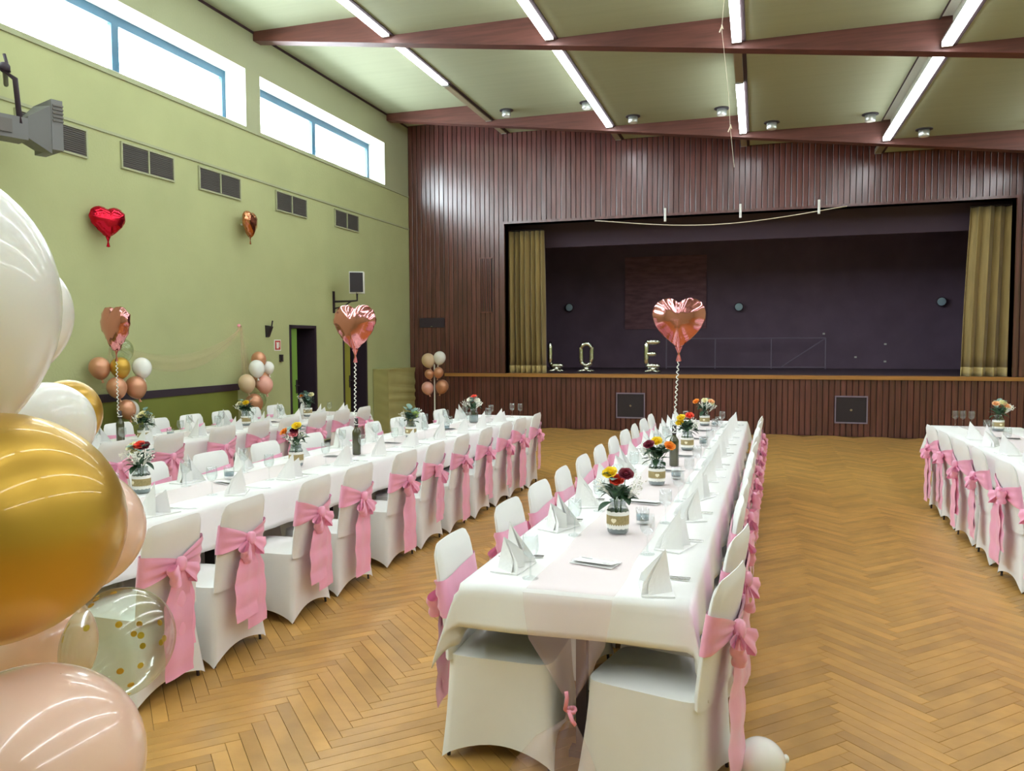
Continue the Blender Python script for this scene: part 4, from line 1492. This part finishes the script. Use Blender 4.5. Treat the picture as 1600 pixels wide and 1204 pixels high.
def jar(x, y, label_j, label_b, cols, euc=5, dark=8, gyp=5, lime=0, seed=0, deco=True, spread=1.0):
    R_ = random.Random(seed)
    t = thing('jar_vase', label_j, 'vase', (x, y, TZ + 0.003), math.atan2(-x, y) * -0.6 + R_.uniform(-0.15, 0.25), group='jar vases')
    link('jar_glass', JAR, t); link('water', JWATER, t)
    if deco:
        link('burlap_band', JBAND, t); link('lace_trim', JLACE1, t); link('lace_trim', JLACE2, t); link('heart_tag', JHEART, t)
    b = thing('bouquet', label_b, 'bouquet', (x, y, TZ + 0.012), 0, group='table bouquets')

    def orient(p, d):
        return Matrix.Translation(p) @ Vector(d).to_track_quat('Z', 'Y').to_matrix().to_4x4()

    def stem_to(p):
        p = Vector(p)
        base = Vector((p.x * 0.12, p.y * 0.12, 0.005))
        mid = Vector((min(0.03, max(-0.03, p.x * 0.5)), min(0.03, max(-0.03, p.y * 0.5)), 0.15))
        MB().tube([base, mid, p], 0.002, 5).obj('stem', 'stem', b)
    for i, c in enumerate(cols):
        col, ox, oz = c
        p = (ox, -0.035 + R_.uniform(-0.01, 0.03), oz)
        link('rose', ROSE[col], b, M=orient(p, (ox * 4, -0.55, 0.75)) @ Matrix.Scale(1.3, 4))
        stem_to(p)
    dark = int(dark * 1.8); euc = int(euc * 1.4)
    for i in range(dark):
        w = 2 * PI * i / dark * 2 + R_.uniform(-0.3, 0.3)
        r = R_.uniform(0.025, 0.05)
        p = (r * cos(w) * 0.8, r * sin(w) * 0.8, R_.uniform(0.15, 0.235))
        M = Matrix.Translation(p) @ Matrix.Rotation(w, 4, 'Z') @ Matrix.Rotation(R_.uniform(-0.8, 0.5), 4, 'Y') @ Matrix.Scale(R_.uniform(0.8, 1.25) * spread, 4)
        link('leaf', LEAFD, b, M=M)
    for i in range(10):
        w = 2 * PI * i / 10 + R_.uniform(-0.2, 0.2)
        p = (0.022 * cos(w), 0.022 * sin(w), R_.uniform(0.16, 0.2))
        M = Matrix.Translation(p) @ Matrix.Rotation(w, 4, 'Z') @ Matrix.Rotation(R_.uniform(-1.2, -0.5), 4, 'Y') @ Matrix.Scale(R_.uniform(0.9, 1.3), 4)
        link('leaf', LEAFD, b, M=M)
    for i in range(euc):
        w = R_.uniform(0, 2 * PI); r = R_.uniform(0.02, 0.06)
        p = (r * cos(w), r * sin(w), R_.uniform(0.2, 0.3))
        M = Matrix.Translation(p) @ Matrix.Rotation(w, 4, 'Z') @ Matrix.Rotation(R_.uniform(-1.1, 0.2), 4, 'Y') @ Matrix.Scale(spread, 4)
        link('leaf', LEAFE, b, M=M)
    for i in range(lime):
        w = R_.uniform(-0.6, 0.6); r = R_.uniform(0.05, 0.09)
        p = (r * cos(w), r * sin(w) - 0.02, R_.uniform(0.19, 0.25))
        link('leaf', LEAFL, b, M=Matrix.Translation(p) @ Matrix.Rotation(R_.uniform(0, 6), 4, 'Z') @ Matrix.Rotation(-0.6, 4, 'Y'))
    for i in range(gyp):
        w = R_.uniform(0, 2 * PI); r = R_.uniform(0.03, 0.065)
        p = (r * cos(w), r * sin(w) - 0.02, R_.uniform(0.15, 0.19))
        link('gypsophila_sprig', SPRIG[i % 3], b, M=orient(p, (cos(w) * 0.6, sin(w) * 0.6, 0.8)))
    for i in range(4):
        w = R_.uniform(0, 6.28)
        stem_to((0.03 * cos(w), 0.03 * sin(w), 0.2))


jar(tcx('C', 3.93), 3.93, 'jar vase with burlap band nearest on the centre table', 'bouquet with yellow, coral and dark red roses, nearest on centre table', [('yellow', -0.035, 0.285), ('coral', 0.0, 0.25), ('darkred', 0.045, 0.285)], euc=4, dark=12, gyp=6, seed=1)
jar(tcx('C', 5.35), 5.35, 'jar vase with burlap band before the dark bottle, centre table', 'bouquet with yellow and orange roses before the dark bottle', [('yellow', 0.0, 0.275), ('darkred', -0.045, 0.255), ('orange', 0.085, 0.25)], euc=4, dark=12, gyp=6, seed=2)
jar(tcx('C', 7.15) + 0.02, 7.15, 'jar vase behind the dark bottle on the centre table', 'bouquet with two yellow and a coral rose behind the bottle', [('yellow', -0.05, 0.27), ('yellow', -0.06, 0.225), ('coral', 0.02, 0.29)], euc=2, dark=12, gyp=3, seed=3)
jar(tcx('C', 9.3), 9.3, 'jar vase at the far end of the centre table', 'bouquet with orange and cream roses at the centre table far end', [('orange', -0.09, 0.26), ('cream', 0.0, 0.27), ('peach', 0.07, 0.26)], euc=5, dark=8, gyp=4, lime=3, seed=4)
jar(-3.82, 4.15, 'jar vase beside the balloons on the second table', 'bouquet with a cream rose beside the foreground balloons', [('cream', -0.01, 0.255), ('coral', 0.01, 0.29), ('darkred', 0.04, 0.285), ('cream', -0.045, 0.28)], euc=8, dark=8, gyp=7, seed=5)
jar(tcx('B', 5.4), 5.4, 'jar vase left of the dark bottle on the second table', 'mixed bouquet with orange, pink and dark roses, second table', [('orange', -0.085, 0.25), ('yellow', 0.03, 0.3), ('darkred', 0.02, 0.27), ('pink', 0.015, 0.235)], euc=8, dark=8, gyp=5, lime=3, seed=6)
jar(tcx('B', 7.35), 7.35, 'jar vase right of the dark bottle on the second table', 'grey green eucalyptus bouquet on the second table', [], euc=20, dark=4, gyp=2, lime=8, seed=7)
jar(tcx('B', 8.95) + 0.02, 8.95, 'jar vase near the far end of the second table', 'bouquet with one coral rose near the second table far end', [('coral', 0.01, 0.29), ('white', -0.03, 0.26), ('white', 0.05, 0.25)], euc=10, dark=6, gyp=6, seed=8, deco=False)
jar(tcx('A', 6.35) + 0.1, 6.35, 'jar vase beside the bottle on the wall side table', 'bouquet with pale cream rose beside the wall side bottle', [('cream', 0.03, 0.26), ('cream', 0.01, 0.24)], euc=6, dark=8, gyp=3, seed=9)
jar(tcx('A', 7.95), 7.95, 'jar vase in the middle of the wall side table', 'dark leafy bouquet with a bright yellow rose', [('yellow', 0.03, 0.25), ('cream', -0.06, 0.24)], euc=6, dark=14, gyp=2, seed=10)
jar(tcx('A', 9.15), 9.15, 'jar vase at the far end of the wall side table', 'grey green bouquet with orange rose before the doorway', [('orange', -0.06, 0.26), ('cream', 0.06, 0.27)], euc=16, dark=8, gyp=3, seed=11)
jar(2.47, 9.55, 'jar vase on the right hand table', 'bouquet with peach and cream roses on the right hand table', [('peach', -0.03, 0.27), ('cream', 0.03, 0.28), ('peach', 0.06, 0.25)], euc=4, dark=4, gyp=2, lime=8, seed=12)

for i, (x, y, lb) in enumerate([(tcx('C', 4.12) + 0.09, 4.16, 'tumbler candle holder beside the nearest jar on the centre table'), (tcx('C', 5.55) + 0.1, 5.6, 'tumbler candle holder between jar and bottle on the centre table'), (tcx('C', 7.4) + 0.13, 7.5, 'tumbler candle holder behind the bottle on the centre table'),
                                (tcx('C', 9.2) + 0.12, 9.25, 'tumbler candle holder at the centre table far end'), (-3.6, 4.75, 'tumbler candle holder near the balloons on the second table'), (tcx('B', 8.1) + 0.05, 8.1, 'tumbler candle holder on the second table beside tall jars'),
                                (tcx('A', 6.7) + 0.05, 6.75, 'tumbler candle holder on the wall side table')]):
    t = thing('candle_tumbler', lb, 'candle holder', (x, y, TZ + 0.003), group='candle tumblers')
    link('tumbler_glass', TUMB, t); link('candle_fill', CANDLE, t)

# ------------------------------------------------------------------ bottles with heart balloons
BOT = MB().lathe([(0.0, 0.004), (0.034, 0.0), (0.0375, 0.006), (0.0375, 0.185), (0.034, 0.205), (0.02, 0.225), (0.0145, 0.24), (0.0138, 0.3), (0.016, 0.302), (0.016, 0.314), (0.011, 0.315), (0.0, 0.31)], 24).mesh('bottle_body', 'bottle_glass', True)
BNECK = MB().lathe([(0.0158, 0.245), (0.0165, 0.247), (0.0166, 0.316), (0.0, 0.318)], 20).mesh('neck_foil', 'foil_black', True)
BRING = MB().tube([(0.019 * cos(w_), 0.019 * sin(w_), 0.262) for w_ in [2 * PI * q_ / 14 for q_ in range(14)]], 0.004, 5, True).mesh('tied_ribbon', 'white_plastic')
for x, y, nm, hx, hz, hw_, hh, hrz, hl in [
        (tcx('C', 6.2) + 0.015, 6.2, 'dark green wine bottle with ribbon on the centre table', 0.03, 1.87, 0.41, 0.45, 0.02, 'large rose gold heart balloon floating above the centre table'),
        (tcx('B', 6.1) + 0.12, 6.1, 'dark green wine bottle with ribbon on the second table', 0.0, 1.86, 0.40, 0.46, 0.0, 'rose gold heart balloon floating above the second table'),
        (tcx('A', 6.1) - 0.02, 6.2, 'dark bottle with ribbon on the wall side table', -0.02, 1.88, 0.42, 0.5, -0.25, 'rose gold heart balloon seen side on above the wall side table')]:
    t = thing('wine_bottle', nm, 'bottle', (x, y, TZ + 0.003), group='bottles weighting the heart balloons')
    link('bottle_body', BOT, t); link('neck_foil', BNECK, t); link('tied_ribbon', BRING, t)
    heart(hl, 'foil_rose', (x + hx, y, hz), hw_, hh, hrz, (x, y - 0.02, TZ + 0.265), 'floating heart balloons')
